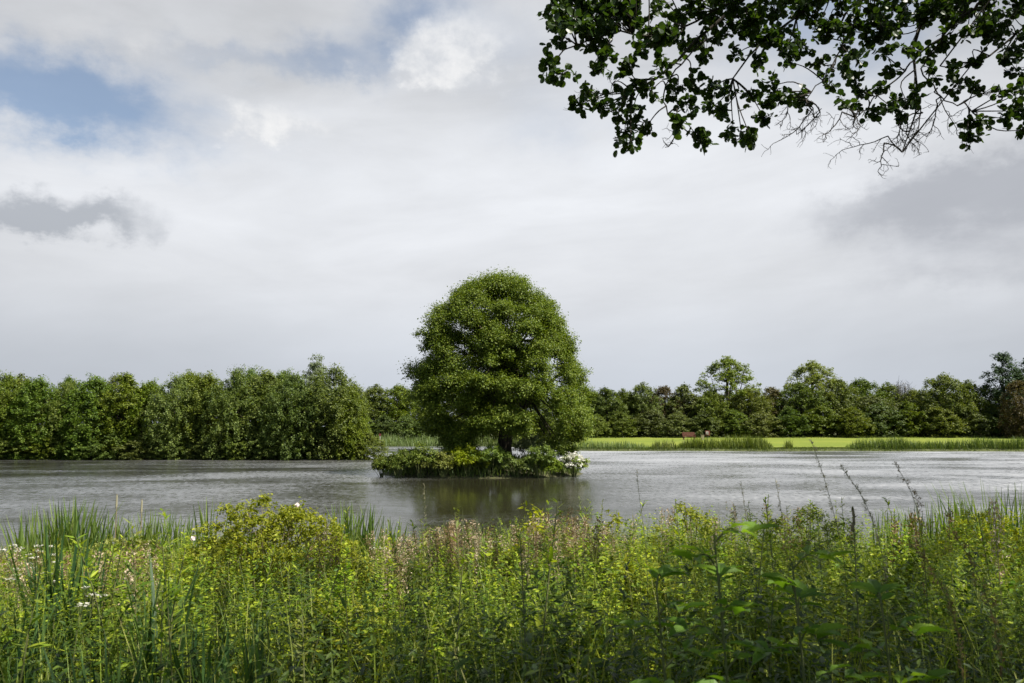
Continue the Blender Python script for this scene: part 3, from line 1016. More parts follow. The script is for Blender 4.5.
isl_plants = [(382, 466, 24, 15, 'low sedge-green plant clump at the left tip of the island', 0), (398, 462, 34, 24, 'dark green leafy clump near the left tip of the island', 0), (420, 460, 34, 27, 'rounded green clump left of the middle of the island front', 0),
              (443, 464, 34, 24, 'bright green leafy shrub at the island front, left of the trunk', 1), (468, 464, 36, 24, 'second bright leafy shrub at the island front, below the trunk', 1), (492, 465, 38, 25, 'bright yellow-green fern-like shrub right under the island tree trunk', 1),
              (517, 463, 30, 22, 'dull green shrub right of the brightest island shrub', 0), (540, 463, 30, 27, 'leafy green shrub beside the white flowering bush on the island', 1), (552, 470, 22, 16, 'small low shrub at the water before the white flowering bush', 1),
              (530, 448, 36, 34, 'taller pale shrub under the right side of the island tree', 2), (410, 452, 34, 20, 'shaded shrub behind the left part of the island', 0), (455, 450, 40, 18, 'shaded low shrub beside the left of the island tree trunk', 0)]
for i, (px, py, w, hpx, lab, kind) in enumerate(isl_plants):
    rr = rng_of(300 + i)
    Y = 42.2 if py > 458 else 43.8
    if px < 400:
        Y += (400 - px) * .06
    p = at(px, py, Y)
    wx, h = w / F_PX * Y / 2, hpx / F_PX * Y
    z0 = max(float(island_z(np.array(p[0]), np.array(Y))), 0) - .08
    t = thing('leafy_shrub', lab, 'shrub', (p[0], Y, z0), group='shrubs along the island shore')
    bush_mesh(rr, wx * 1.2, wx * .9, h * rr.uniform(1.15, 1.75), 34, 120, .11, aspect=.42).build('foliage', M[['grove_leaf', 'shrub_leaf', 'willow_leaf'][kind]], t)
    stems_mesh(rr, wx, wx * .8, h, 12, .02).build('stems', M['stem'], t)
rr = rng_of(330)
p = at(574, 465, 43.3)
t = thing('flowering_shrub', 'rounded shrub covered in white blossom at the right end of the island', 'shrub', (p[0], 43.3, 0))
bush_mesh(rr, .82, .8, 1.35, 26, 90, .12, aspect=.5).build('foliage', M['shrub_leaf'], t)
stems_mesh(rr, .7, .7, 1.1, 12, .02).build('stems', M['stem'], t)
b = bush_mesh(rr, .85, .85, 1.5, 60, 26, .065, tmpl=ROUND, aspect=.9, up=.4)
b.build('blossom', M['blossom'], t)
rr = rng_of(331)
n = 5200
a = rr.uniform(0, 6.28, n); q = np.sqrt(rr.uniform(.0, 1, n)) * 1.0
x, y = ICX + np.cos(a) * q * IRX, ICY + np.sin(a) * q * IRY
mb = MB()
blades(mb, np.stack([x, y, island_z(x, y) - .05], -1), rr.uniform(0, 6.28, n), rr.uniform(.3, .85, n), rr.uniform(.03, .06, n), rr.uniform(.05, .4, n), rr.uniform(0, .6, n), 3)
tag(mb.build('island_grass', M['far_reed']), 'long grass covering the island between its shrubs', 'grass', kind='stuff')

# ------------------------------------------------------------------ the alder leaning in from the right
AX, AY = 5.4, 2.4
AZ = float(terrain(AX, AY))
alder = thing('alder_tree', 'dark overhanging alder whose leafy branches hang into the top right of the sky', 'tree', (0, 0, 0))
r = rng_of(71)
mb = MB()
tube(mb, smooth_path([(AX, AY, AZ - .3), (AX + .05, AY, AZ + 1.2), (AX - .1, AY + .1, 4.2), (AX + .1, AY - .2, 7.0), (AX, AY, 10.5)], 18), np.linspace(.34, .10, 18) * (1 + .5 * np.exp(-np.arange(18) * 1.2)), 14, .04, r)
mb.build('trunk', M['dark_bark'], alder, True)


def pxpath(pts, d0, d1):
    n = len(pts)
    return [at(px, py, d0 + (d1 - d0) * i / max(1, n - 1)) for i, (px, py) in enumerate(pts)]


limb_pts = []


def limb(head, pts, d0, d1, r0, r1, sides=8):
    P = smooth_path([np.asarray(h, float) for h in head] + pxpath(pts, d0, d1), 34)
    mb = MB()
    # small kinks as alder twigs have
    P[2:-1] += r.normal(size=P[2:-1].shape) * .012
    rad = np.interp(np.linspace(0, 1, 34), [0, .45, 1], [r0, r0 * .45, r1])
    tube(mb, P, rad, sides, .05, r)
    mb.build('branch', M['dark_bark'], alder, True)
    limb_pts.append(P)
    return P


L1 = limb([(AX - .05, AY + .05, 5.2), (4.6, 5.2, 6.8), (3.2, 5.9, 6.9)], [(747, -6), (731, 13), (715, 22), (701, 27), (689, 45), (681, 61), (669, 73), (655, 81), (630, 94), (606, 104)], 6.2, 6.0, .075, .006)
L1b = limb([L1[22]], [(676, 66), (665, 84), (662, 100), (667, 112), (676, 121)], 6.1, 6.0, .016, .005)
L1c = limb([L1[18]], [(660, 40), (630, 30), (600, 36), (568, 44), (552, 62)], 6.15, 5.6, .022, .005)
L2 = limb([(AX, AY + .1, 5.8), (4.8, 6.0, 7.2), (3.6, 6.7, 7.0)], [(826, -8), (808, 12), (794, 24), (784, 28), (768, 30), (752, 48), (738, 70), (728, 100)], 6.9, 6.6, .065, .005)
L3 = limb([(AX - .1, AY + .1, 4.6), (5.6, 5.6, 6.2), (4.3, 6.6, 6.6)], [(940, -6), (929, 8), (918, 18), (913, 40), (912, 61), (910, 77), (920, 92), (921, 112), (912, 130), (902, 152)], 7.0, 6.6, .085, .004)
L3b = limb([L3[22]], [(908, 66), (900, 77), (884, 92), (871, 102), (856, 118)], 6.9, 6.5, .018, .004)
L3c = limb([L3[23]], [(920, 69), (934, 87), (942, 102), (968, 106), (978, 113)], 6.9, 6.7, .018, .004)
L4 = limb([(AX, AY + .1, 4.4), (6.0, 5.8, 5.8), (5.0, 6.6, 6.0)], [(1040, 10), (1010, 40), (985, 62), (962, 72), (940, 66)], 6.8, 6.5, .05, .005)
L5 = limb([L2[16]], [(842, 12), (846, 34), (838, 58), (822, 80), (806, 100)], 6.8, 6.5, .022, .004)

clus = [(554, 11), (556, 24), (549, 66), (560, 40), (562, 74), (573, 30), (586, 26), (599, 40), (612, 20), (607, 58), (625, 10), (639, 26), (599, 70), (644, 50), (633, 66), (589, 92), (581, 105), (599, 105), (615, 112), (633, 92), (633, 112),
        (625, 130), (631, 141), (647, 126), (652, 90), (664, 62), (676, 34), (657, 30), (689, 10), (704, 8), (689, 45), (678, 88), (690, 79), (686, 104), (676, 123), (694, 132), (699, 141), (712, 87), (715, 105), (705, 53), (720, 34),
        (745, 21), (739, 53), (731, 90), (723, 111), (752, 97), (757, 61), (764, 16), (767, 40), (733, 128), (742, 137), (752, 140), (763, 116), (771, 97), (773, 8), (773, 40), (784, 48), (773, 86), (785, 97), (800, 98), (808, 103), (792, 63),
        (818, 26), (829, 30), (803, 48), (821, 63), (829, 79), (850, 24), (845, 45), (846, 66), (858, 58), (856, 82), (845, 105), (858, 97), (874, 13), (884, 16), (879, 34), (892, 34), (884, 53), (892, 71), (881, 87), (874, 112), (889, 105),
        (905, 98), (901, 112), (913, 97), (900, 26), (910, 47), (927, 16), (932, 53), (947, 42), (932, 74), (953, 69), (958, 84), (976, 63), (974, 87), (968, 120), (977, 122), (968, 136), (950, 11), (963, 13), (984, 11), (992, 26), (980, 26),
        (1000, 37), (1013, 16), (1013, 47), (1003, 55), (1016, 69), (1005, 90), (1021, 92), (1000, 118), (1019, 111), (1022, 130), (1021, 6), (590, 8), (660, 8), (676, 18), (735, 8), (800, 8), (842, 6), (905, 8), (612, 84), (640, 10), (570, 14)]
r = rng_of(72)
for _ in range(105):
    clus.append((r.uniform(560, 1040), r.uniform(-30, 40)))
for _ in range(70):
    clus.append((r.uniform(548, 1120), r.uniform(-140, -10)))
allp = np.concatenate(limb_pts)
tw, PP, AA, NN, SS = MB(), [], [], [], []
for (px, py) in clus:
    d = pix_dir(px, py)
    # depth of the nearest limb in the line of sight, so that twigs stay short
    lx_, ly_, lf_ = project(allp)
    j = np.nanargmin((lx_ - px) ** 2 + (ly_ - py) ** 2 + r.uniform(0, 90, len(lx_)))
    Y = allp[j, 1] + r.normal() * .22
    c = at(px, py, Y)
    s = allp[max(j - 1, 0)]
    if np.linalg.norm(s - c) > .03:
        tube(tw, smooth_path([s, (s + c) / 2 + r.normal(size=3) * .05 + [0, 0, .03], c], 7), np.linspace(.0065, .0035, 7), 4)
    for k in range(6):
        dirv = unit(r.normal(size=3) * [1, 1, .8] + unit(c - s + 1e-6) * .5)
        e = c + dirv * r.uniform(.05, .125)
        tube(tw, smooth_path([c, (c + e) / 2 + r.normal(size=3) * .012, e], 5), np.linspace(.0032, .0016, 5), 3)
        nl = r.integers(6, 10)
        t_ = r.uniform(.25, 1.05, nl)[:, None]
        p = c + (e - c) * t_
        ax = unit(r.normal(size=(nl, 3)) + dirv * .6 + [0, 0, -.25])
        PP.append(p + ax * .012); AA.append(ax)
        NN.append(unit(r.normal(size=(nl, 3)) * .6 + [0, 0, .75])); SS.append(r.uniform(.030, .062, nl))
P, A, N, S = (np.concatenate(q) for q in (PP, AA, NN, SS))
mb = MB()
scatter(mb, ROUND, P, frames(A, N), S, S * .98, S)
# the unseen rest of the crown above and behind, shaped to shade the near bank
C = []
while len(C) < 520:
    q = r.normal(size=3)
    q = q / np.linalg.norm(q) * r.uniform(.45, 1) ** .5
    c = np.array([4.4, -.8, 8.1]) + q * [6.2, 3.9, 3.5] if len(C) < 400 else np.array([9.0, 5.0, 7.8]) + q * [3.0, 3.4, 2.6]  # second lobe added out of view to shade the right of the bank
    if c[2] < 4.6:
        continue
    x_, y_, f_ = project(c)
    if f_[0] == f_[0] and f_[0] > .2 and -60 < x_[0] < 1110 and y_[0] > -95:
        continue
    C.append(c)
C = np.array(C)
big = crown_leaves(r, C, np.full(len(C), .62), np.full(len(C), 85), .115, .7, .6, .9)
mb.build('foliage', M['alder_leaf'], alder)
big.build('upper_foliage', M['alder_leaf'], alder)
mb = MB()
tt = lambda s: np.array([AX, AY, 4.5 + 5.5 * s])
limb_tubes(mb, r, tt, C[r.permutation(len(C))[:42]], .05, sides=6)
mb.build('limbs', M['dark_bark'], alder)


def twig(mb, p, d, L, rad, depth, rr):
    n = 6
    P = [p]
    for i in range(n):
        d = unit(d + rr.normal(size=3) * .28 + np.array([-.03, 0, -.05]))
        P.append(P[-1] + d * L / n)
    P = np.array(P)
    tube(mb, P, np.linspace(rad, rad * .55, n + 1), 4)
    if depth:
        for i in range(1, n + 1):
            if rr.uniform() < .78:
                twig(mb, P[i], unit(d + rr.normal(size=3) * .75), L * rr.uniform(.3, .6), rad * .6, depth - 1, rr)


r = rng_of(77)
for (p0, p1) in [((900, 121), (884, 143)), ((888, 136), (862, 158)), ((884, 143), (882, 170)), ((813, 108), (805, 142)), ((812, 110), (786, 134)), ((820, 112), (800, 128)), ((842, 112), (822, 146)), ((850, 108), (846, 130)),
                 ((921, 108), (915, 132)), ((921, 112), (904, 148)), ((936, 100), (944, 132)), ((934, 92), (962, 128)), ((858, 110), (848, 140)), ((790, 100), (778, 118)), ((905, 118), (925, 140)), ((620, 118), (612, 96)), ((676, 121), (673, 148)), ((606, 96), (580, 100)), ((975, 96), (1000, 84))]:
    Yd = 6.6 + r.normal() * .15
    a, b_ = at(*p0, Yd), at(*p1, Yd - .1)
    lx_, ly_, _ = project(allp)
    j = np.nanargmin((lx_ - p0[0]) ** 2 + (ly_ - p0[1]) ** 2)
    tube(tw, smooth_path([allp[j], (allp[j] + a) / 2 + r.normal(size=3) * .02, a], 6), np.linspace(.007, .0055, 6), 4)
    twig(tw, a, unit(b_ - a), np.linalg.norm(b_ - a), .0052, 2, r)
tw.build('twigs', M['dark_bark'], alder)

# ------------------------------------------------------------------ the near bank
ENV = np.array([(-200, 540), (0, 536), (100, 538), (180, 532), (200, 520), (330, 515), (345, 524), (420, 524), (450, 515), (520, 510), (560, 503), (610, 505), (640, 512), (655, 501), (700, 495), (760, 493), (800, 497), (850, 502), (900, 503), (940, 497), (1000, 489), (1240, 485)], float)


def top_limit(x, y, jit=0.0):
    """Height above which plants would rise over the bank's outline seen from the path."""
    px = 512 + F_PX * x / y
    return CAM[2] - (np.interp(px, ENV[:, 0], ENV[:, 1]) + jit - 428) / F_PX * y


def patchy(x, y):
    """Low and high patches of the meadow, in pixels below its outline."""
    return np.maximum(0, vnoise(x * .9 + 3, y * 1.1, 21) + .55 * vnoise(x * 2.3, y * 2.6, 22)) * 95


def bank_points(rr, n, y0=1.7, y1=12.9, side=1.6, power=1.0):
    y = y0 + (y1 - y0) * rr.uniform(0, 1, n * 3) ** power
    hw = .68 * y + side
    x = rr.uniform(-1, 1, n * 3) * (.68 * y1 + side)
    k = (np.abs(x) < hw) & (y < near_shore(x) + .35)
    return x[k][:n], y[k][:n]


def px_of(x, y):
    return 512 + F_PX * x / y


def zone(x, y, px, w, Y0, Y1):
    return np.exp(-((px_of(x, y) - px) / w) ** 2) * (y > Y0) * (y < Y1)


r = rng_of(81)
x, y = bank_points(r, 30000, power=.75)
z = terrain(x, y)
hmax = np.clip(top_limit(x, y, r.normal(0, 7, len(x)) + patchy(x, y)) - z, .22, 1.35)
L = np.minimum(r.uniform(.4, 1.15, len(x)), hmax * 1.12)
W = r.uniform(.0035, .009, len(x))
mb = MB()
blades(mb, np.stack([x, y, z - .03], -1), r.uniform(0, 6.28, len(x)), L, W, r.uniform(.02, .35, len(x)), np.abs(r.normal(0, .35, len(x))), 4)
tag(mb.build('meadow_grass', M['grass_blade']), 'tall uncut grass filling the near bank of the lake', 'grass', kind='stuff')


def herb_leaves(rr, x, y, z, h, nl, leaf, tmpl, aspect=.3, lean=None, droop=.15, mb=None, stems=None, r0=.004, t0=.12, updir=.55, taper=.6):
    """Upright leafy stems: leaves set round each stem, shorter towards its tip."""
    n = len(x)
    mb = mb or MB()
    lean = rr.normal(0, .10, (n, 2)) if lean is None else lean
    t = rr.uniform(t0, 1, (n, nl)) ** .85
    az = rr.uniform(0, 6.28, (n, nl))
    bx = x[:, None] + lean[:, :1] * h[:, None] * t ** 1.6
    by = y[:, None] + lean[:, 1:] * h[:, None] * t ** 1.6
    bz = z[:, None] + h[:, None] * t
    P = np.stack([bx, by, bz], -1).reshape(-1, 3)
    up = (updir * t + rr.normal(0, .25, t.shape) - droop).reshape(-1)
    A = np.stack([np.cos(az).ravel(), np.sin(az).ravel(), up], -1)
    N = np.stack([-np.cos(az).ravel() * up, -np.sin(az).ravel() * up, np.ones(len(up))], -1) + rr.normal(0, .3, (len(up), 3))
    S = (leaf[:, None] * (1 - taper * t ** 2) * rr.uniform(.6, 1.25, t.shape)).ravel()
    scatter(mb, tmpl, P, frames(A, N), S, S * aspect)
    if stems is not None:
        for i in range(n):
            tt_ = np.linspace(0, 1, 5)
            tube(stems, np.stack([x[i] + lean[i, 0] * h[i] * tt_ ** 1.6, y[i] + lean[i, 1] * h[i] * tt_ ** 1.6, z[i] - .05 + (h[i] + .05) * tt_], -1), np.linspace(r0, r0 * .4, 5), 4)
    return mb


r = rng_of(82)
x, y = bank_points(r, 5600, y0=5.0)
z = terrain(x, y)
h = np.clip(np.minimum(top_limit(x, y, 4 + np.abs(r.normal(0, 12, len(x))) + patchy(x, y)) - z, r.uniform(.45, 1.3, len(x))), .2, 1.4)
mb = herb_leaves(r, x, y, z, h, 62, r.uniform(.034, .080, len(x)), KITE, .58)
tag(mb.build('meadow_herbs', M['herb_leaf']), 'mass of sunlit leafy herbs growing through the bank grass', 'undergrowth', kind='stuff')
r = rng_of(83)
x, y = bank_points(r, 1500, y0=1.6, y1=6.2)
z = terrain(x, y)
h = np.clip(np.minimum(top_limit(x, y, 30) - z, r.uniform(.5, 1.15, len(x))), .2, 1.4)
mb = herb_leaves(r, x, y, z, h, 30, r.uniform(.06, .13, len(x)), LANCE, .30)
tag(mb.build('shaded_herbs', M['herb_dark']), 'mass of dark leafy herbs in the shade nearest the path', 'undergrowth', kind='stuff')  # shade deepened by a darker leaf colour


# --- single plants, copied
def plant_proto(name, label, cat, parts, group):
    t = thing(name, label, cat, (0, 0, 0), group=group)
    for nm, mesh, mat in parts:
        mesh.build(nm, M[mat], t)
    return t


def spread(protos_, pts, label, group, hs, rr, ref=1.0):
    used = set()
    for i, ((px_, py_), hh) in enumerate(zip(pts, hs)):
        k = int(rr.integers(len(protos_)))
        zz = float(terrain(px_, py_)) - .02
        w = hh / ref * rr.uniform(.85, 1.15)
        rz = rr.uniform(0, 6.28)
        if k not in used:
            used.add(k)
            o = protos_[k]
            o.location, o.rotation_euler, o.scale = (px_, py_, zz), (0, 0, rz), (w, w, hh / ref)
        else:
            copy_thing(protos_[k], (px_, py_, zz), rz, (w, w, hh / ref), label, group)
    for k, o in enumerate(protos_):
        if k not in used:
            for c in list(o.children):
                bpy.data.objects.remove(c)
            bpy.data.objects.remove(o)


one = np.zeros(1)
# willowherb and nettle like stems
LAB = 'upright leafy green stem of willowherb among the bank plants'
ps = []
for i in range(5):
    rr = rng_of(400 + i)
    st = MB()
    lv = herb_leaves(rr, one, one, one, np.ones(1), 54, np.array([.10]), LANCE, .24, stems=st, r0=.0055, t0=.1, updir=.9, taper=.55)
    ps.append(plant_proto('willowherb_stem', LAB, 'wild plant', [('leaves', lv, 'herb_leaf' if i < 3 else 'shrub_leaf'), ('stem', st, 'stem')], 'leafy stems on the bank'))
r = rng_of(84)
x, y = bank_points(r, 230, y0=2.6, y1=12.2)
lim = top_limit(x, y, r.normal(-2, 9, len(x))) - terrain(x, y)
h = np.clip(np.minimum(lim, r.uniform(.9, 1.5, len(x))), .35, 1.6)
spread(ps, list(zip(x.tolist(), y.tolist())), LAB, 'leafy stems on the bank', h.tolist(), r)

# seed heads of sorrel and dry grasses, reddish
LAB = 'thin stem with a reddish brown seed head among the bank grass'
ps = []
for i in range(4):
    rr = rng_of(420 + i)
    st = MB()
    tube(st, smooth_path([(0, 0, -.03), (.02, .01, .5), (.05 * (i - 1.5), .03, 1.0)], 8), np.linspace(.0045, .0018, 8), 4)
    n = 150
    t = rr.uniform(.55, 1.0, n)
    q = np.stack([.05 * (i - 1.5) * t ** 2, .03 * t ** 2, t], -1) + rr.normal(size=(n, 3)) * .042 * (1.15 - t)[:, None] ** .5
    sd = MB()
    scatter(sd, KITE, q, frames(rr.normal(size=(n, 3)) + [0, 0, .9], rr.normal(size=(n, 3))), rr.uniform(.014, .03, n), rr.uniform(.008, .016, n))
    ps.append(plant_proto('sorrel_stem', LAB, 'wild plant', [('seed_head', sd, 'dry_seed' if i < 2 else 'pink_seed'), ('stem', st, 'dry_stem')], 'reddish seed heads on the bank'))
r = rng_of(85)
pts, hs = [], []
for (px, w, Y0, Y1, n) in [(30, 60, 5.8, 10, 46), (115, 30, 6, 8, 12), (430, 24, 8.2, 9.8, 48), (458, 18, 8.8, 10.2, 30), (545, 24, 8.6, 10.4, 50), (600, 60, 7, 10.5, 30), (400, 50, 6.5, 9, 22), (880, 60, 6, 9, 8)]:
    for _ in range(n):
        Yv = r.uniform(Y0, Y1)
        xv = (px + r.normal() * w - 512) / F_PX * Yv
        pts.append((xv, Yv))
        hs.append(float(np.clip(min(top_limit(xv, Yv, r.uniform(2, 26)) - terrain(xv, Yv), 1.35), .4, 1.4)))
spread(ps, pts, LAB, 'reddish seed heads on the bank', hs, r)


# white flower heads
def flower_protos(name, label, group, petal, big, cnt, n=3, seed=440):
    out = []
    for i in range(n):
        rr = rng_of(seed + i)
        st, fl = MB(), MB()
        tube(st, smooth_path([(0, 0, -.03), (.02, 0, .5), (.04 * (i - 1), .02, 1.0)], 7), np.linspace(.004, .002, 7), 4)
        c = np.array([.04 * (i - 1), .02, 1.0])
        k = cnt
        a = rr.uniform(0, 6.28, k)
        q = np.sqrt(rr.uniform(0, 1, k)) * big
        p = c + np.stack([np.cos(a) * q, np.sin(a) * q, rr.normal(0, .006, k) - q * q * 2], -1)
        scatter(fl, ROUND, p, frames(np.stack([np.cos(a), np.sin(a), .1 * np.ones(k)], -1), rr.normal(0, .25, (k, 3)) + [0, 0, 1]), rr.uniform(.014, .024, k), rr.uniform(.013, .020, k))
        for j in range(6):
            e = c + np.array([math.cos(j), math.sin(j), 0]) * big * .7
            tube(st, [c - [0, 0, .10], (c + e) / 2 - [0, 0, .04], e], .0016, 3)
        lv = herb_leaves(rr, one, one, one, np.array([.85]), 14, np.array([.10]), LANCE, .22)
        out.append(plant_proto(name, label, 'wildflower', [('flower_head', fl, petal), ('stem', st, 'stem'), ('leaves', lv, 'herb_leaf')], group))
    return out


r = rng_of(86)
LAB = 'white flat-topped wildflower in the loose patch at the left of the bank'
ps = flower_protos('yarrow', LAB, 'white flowers at the left of the bank', 'white_petal', .028, 16)
pts, hs = [], []
for (px, py) in [(4, 548), (12, 556), (22, 549), (30, 552), (38, 556), (47, 553), (9, 567), (18, 572), (28, 561), (36, 566), (45, 545), (46, 570), (54, 570), (24, 546), (33, 544), (14, 543), (40, 549), (88, 584), (96, 583), (102, 592), (72, 602), (92, 591), (60, 560), (6, 578), (51, 578)]:
    Yv = 7.8 - (py - 545) * .055 + r.normal() * .15
    p = at(px, py, Yv)
    pts.append((p[0], Yv)); hs.append(float(max(.4, p[2] - terrain(p[0], Yv))))
spread(ps, pts, LAB, 'white flowers at the left of the bank', hs, r)
LAB = 'pale cream flower cluster in the sunlit middle of the bank'
ps = flower_protos('hogweed', LAB, 'pale flowers in the middle of the bank', 'white_petal', .035, 20, seed=450)
pts, hs = [], []
for (px, py) in [(375, 547), (380, 546), (423, 549), (440, 582), (444, 581), (468, 548), (478, 545), (484, 552), (497, 541), (546, 538), (552, 535), (558, 540), (550, 545), (563, 546), (556, 530), (541, 546), (570, 541), (488, 545), (460, 552)]:
    Yv = 9.6 - (py - 545) * .05 + r.normal() * .2
    p = at(px, py, Yv)
    pts.append((p[0], Yv)); hs.append(float(max(.4, p[2] - terrain(p[0], Yv))))
spread(ps, pts, LAB, 'pale flowers in the middle of the bank', hs, r)


# --- clumps of reed and flag leaves
def reed_clump(px, py, wpx, Y, n, label, wide=.016, mat='reed_blade', lean=.16, bend=.12, zg=None, cat='reeds'):
    rr = rng_of(int(500 + px * 3 + py))
    p = at(px, py, Y)
    z0 = float(terrain(p[0], Y)) if zg is None else zg
    z0 = max(z0, -.25)
    h = p[2] - z0
    w = wpx / F_PX * Y / 2
    t = thing('reed_clump', label, cat, (p[0], Y, z0), group='reed clumps on the near bank')
    x, y = rr.normal(0, .42, n) * w, rr.normal(0, .3, n) * max(w, .12)
    mb = MB()
    hh = h * np.clip(1.02 - .5 * rr.uniform(0, 1, n) ** 1.7, .3, 1.05)
    blades(mb, np.stack([x, y, np.full(n, -.08)], -1), rr.uniform(0, 6.28, n), hh * 1.03, wide * rr.uniform(.65, 1.25, n), np.abs(rr.normal(0, lean, n)), np.abs(rr.normal(0, bend, n)), 6)
    mb.build('leaves', M[mat], t)
    m2 = MB()
    for k in range(max(3, n // 14)):
        b = np.array([rr.normal() * w * .4, rr.normal() * .1, -.1])
        hh1 = h * rr.uniform(.6, .9)
        tube(m2, smooth_path([b, b + [rr.normal() * .03, 0, hh1 * .5], b + [rr.normal() * .08, 0, hh1]], 6), np.linspace(.006, .003, 6), 5)
    m2.build('stems', M['stem'], t)
    return t


for a in [(30, 508, 30, 11.9, 40, 'thin group of reeds in the water at the far left of the bank'), (52, 502, 34, 11.7, 52, 'reed clump left of the tallest reed tip at the left shore'), (78, 494, 40, 11.6, 80, 'tall fan of reeds with the highest tip at the left shore'),
          (104, 504, 36, 11.8, 60, 'reed clump just right of the tallest reeds at the left shore'), (128, 510, 30, 12.0, 44, 'low reed clump beside two pale dry stalks at the left shore'), (162, 506, 40, 11.8, 62, 'reed clump halfway between the tallest reeds and the rose bush'), (184, 510, 24, 11.9, 34, 'small reed clump left of the pair of leaning flag leaves'),
          (214, 495, 22, 11.0, 30, 'pair of leaning flag leaves beside the left edge of the rose bush'), (345, 499, 28, 11.2, 46, 'reed clump directly right of the rose bush top'), (368, 502, 34, 11.4, 56, 'broad reed clump standing before the bright water right of the rose bush'), (392, 512, 24, 11.6, 34, 'low reed clump at the edge of the bright water'),
          (64, 508, 44, 6.0, 46, 'tall dark flag leaves rising through the white flowers at the left'), (92, 530, 30, 5.7, 26, 'lower dark flag leaves right of those among the white flowers'), (160, 545, 50, 4.9, 30, 'dark flag clump with one leaf leaning right, left of the rose bush'), (30, 585, 46, 4.6, 30, 'shaded broad leaves at the lower left edge of the bank'),
          (205, 612, 50, 4.2, 44, 'upright shaded blades below the rose bush'), (268, 604, 56, 4.3, 50, 'dark green bunch of blades under the right side of the rose bush'), (120, 628, 60, 3.6, 40, 'shaded blades at the bottom left of the bank'),
          (988, 478, 30, 10.5, 42, 'tall reed clump with the highest blades at the right shore'), (1014, 482, 34, 10.6, 50, 'reed clump at the right edge of the photo'), (955, 492, 40, 10.8, 60, 'reed clump left of the tallest blades at the right shore'), (890, 505, 40, 11.2, 50, 'short reed clump in the gap right of the drooping grass heads'), (925, 500, 34, 11.0, 44, 'short reed clump next to the gap at the right shore')]:
    near = a[3] < 8
    reed_clump(*a[:4], int(a[4] * (1.0 if near else 1.6)), a[5], wide=.034 if near else .042, mat='flag_blade' if near else 'reed_blade')
for a in [(438, 508, 30, 11.0, 60, 'pale arching grass clump before the island reflection, leftmost of its row'), (466, 500, 30, 10.9, 66, 'pale arching grass clump with tall tips before the island reflection'), (494, 502, 30, 10.8, 60, 'pale arching grass clump below the white shrub of the island'), (518, 506, 28, 10.7, 54, 'pale arching grass clump left of the yellow leafy sprig'), (452, 514, 40, 10.4, 60, 'lower pale grass clump between the arching ones')]:
    reed_clump(*a, wide=.010, mat='pale_reed', lean=.2, bend=.55, cat='grass')
for i, (px, py) in enumerate([(117, 494), (142, 499)]):
    p = at(px, py, 11.7)
    t = thing('dry_stalk', ['taller pale dry reed stalk by the left shore', 'shorter pale dry reed stalk by the left shore'][i], 'reeds', (p[0], 11.7, 0))
    mb = MB(); tube(mb, smooth_path([(0, 0, -.1), (.01, 0, p[2] * .6), (0, 0, p[2])], 6), np.linspace(.010, .006, 6), 5); mb.build('stem', M['dry_stem'], t)
    mb = MB(); tube(mb, [(0, 0, p[2] - .22), (0, 0, p[2] - .18), (0, 0, p[2] - .04), (0, 0, p[2])], [.005, .014, .011, .003], 8); mb.build('seed_head', M['panicle'], t)


# --- bushes of the bank
def bank_bush(name, label, px, py, wpx, Y, leaf, n_cl, per, size, seed, petals=0, depth=.8, tmpl=KITE, aspect=.6, cat='bush'):
    rr = rng_of(seed)
    p = at(px, py, Y)
    z0 = float(terrain(p[0], Y)) - .05
    h, w = p[2] - z0, wpx / F_PX * Y / 2
    t = thing(name, label, cat, (p[0], Y, z0))
    th = rr.uniform(0, 6.28, n_cl); q = np.sqrt(rr.uniform(0, 1, n_cl))
    zt = h * (.93 - .55 * q ** 2.2) * rr.uniform(.35, 1.0, n_cl) ** .6
    C = np.stack([np.cos(th) * q * w, np.sin(th) * q * w * depth, zt], -1)
    crown_leaves(rr, C, rr.uniform(.10, .20, n_cl), np.full(n_cl, per), size, .85, .4, aspect, tmpl=tmpl).build('foliage', M[leaf], t)
    st = MB()
    for i in range(0, n_cl, 2):
        e = C[i]
        tube(st, smooth_path([(e[0] * .15, e[1] * .15, -.05), (e[0] * .5, e[1] * .5, e[2] * .7), e + [0, 0, .05]], 7), np.linspace(.008, .003, 7), 4)
    st.build('stems', M['dry_stem'], t)
    for i in range(petals):
        e = C[rr.integers(n_cl)] + rr.normal(size=3) * .08 + [0, -.12, .08]
        mb = MB()
        a = np.arange(5) * 2 * np.pi / 5 + rr.uniform(0, 6)
        nn = unit(np.array([rr.normal() * .4, -.8, .7]))
        fr = frames(np.stack([np.cos(a), .3 * np.ones(5), np.sin(a)], -1), np.repeat(nn[None], 5, 0))
        scatter(mb, ROUND, np.repeat(e[None], 5, 0), fr, np.full(5, .024), np.full(5, .026))
        mb.build('flower', M['rose_petal'], t)
    return t


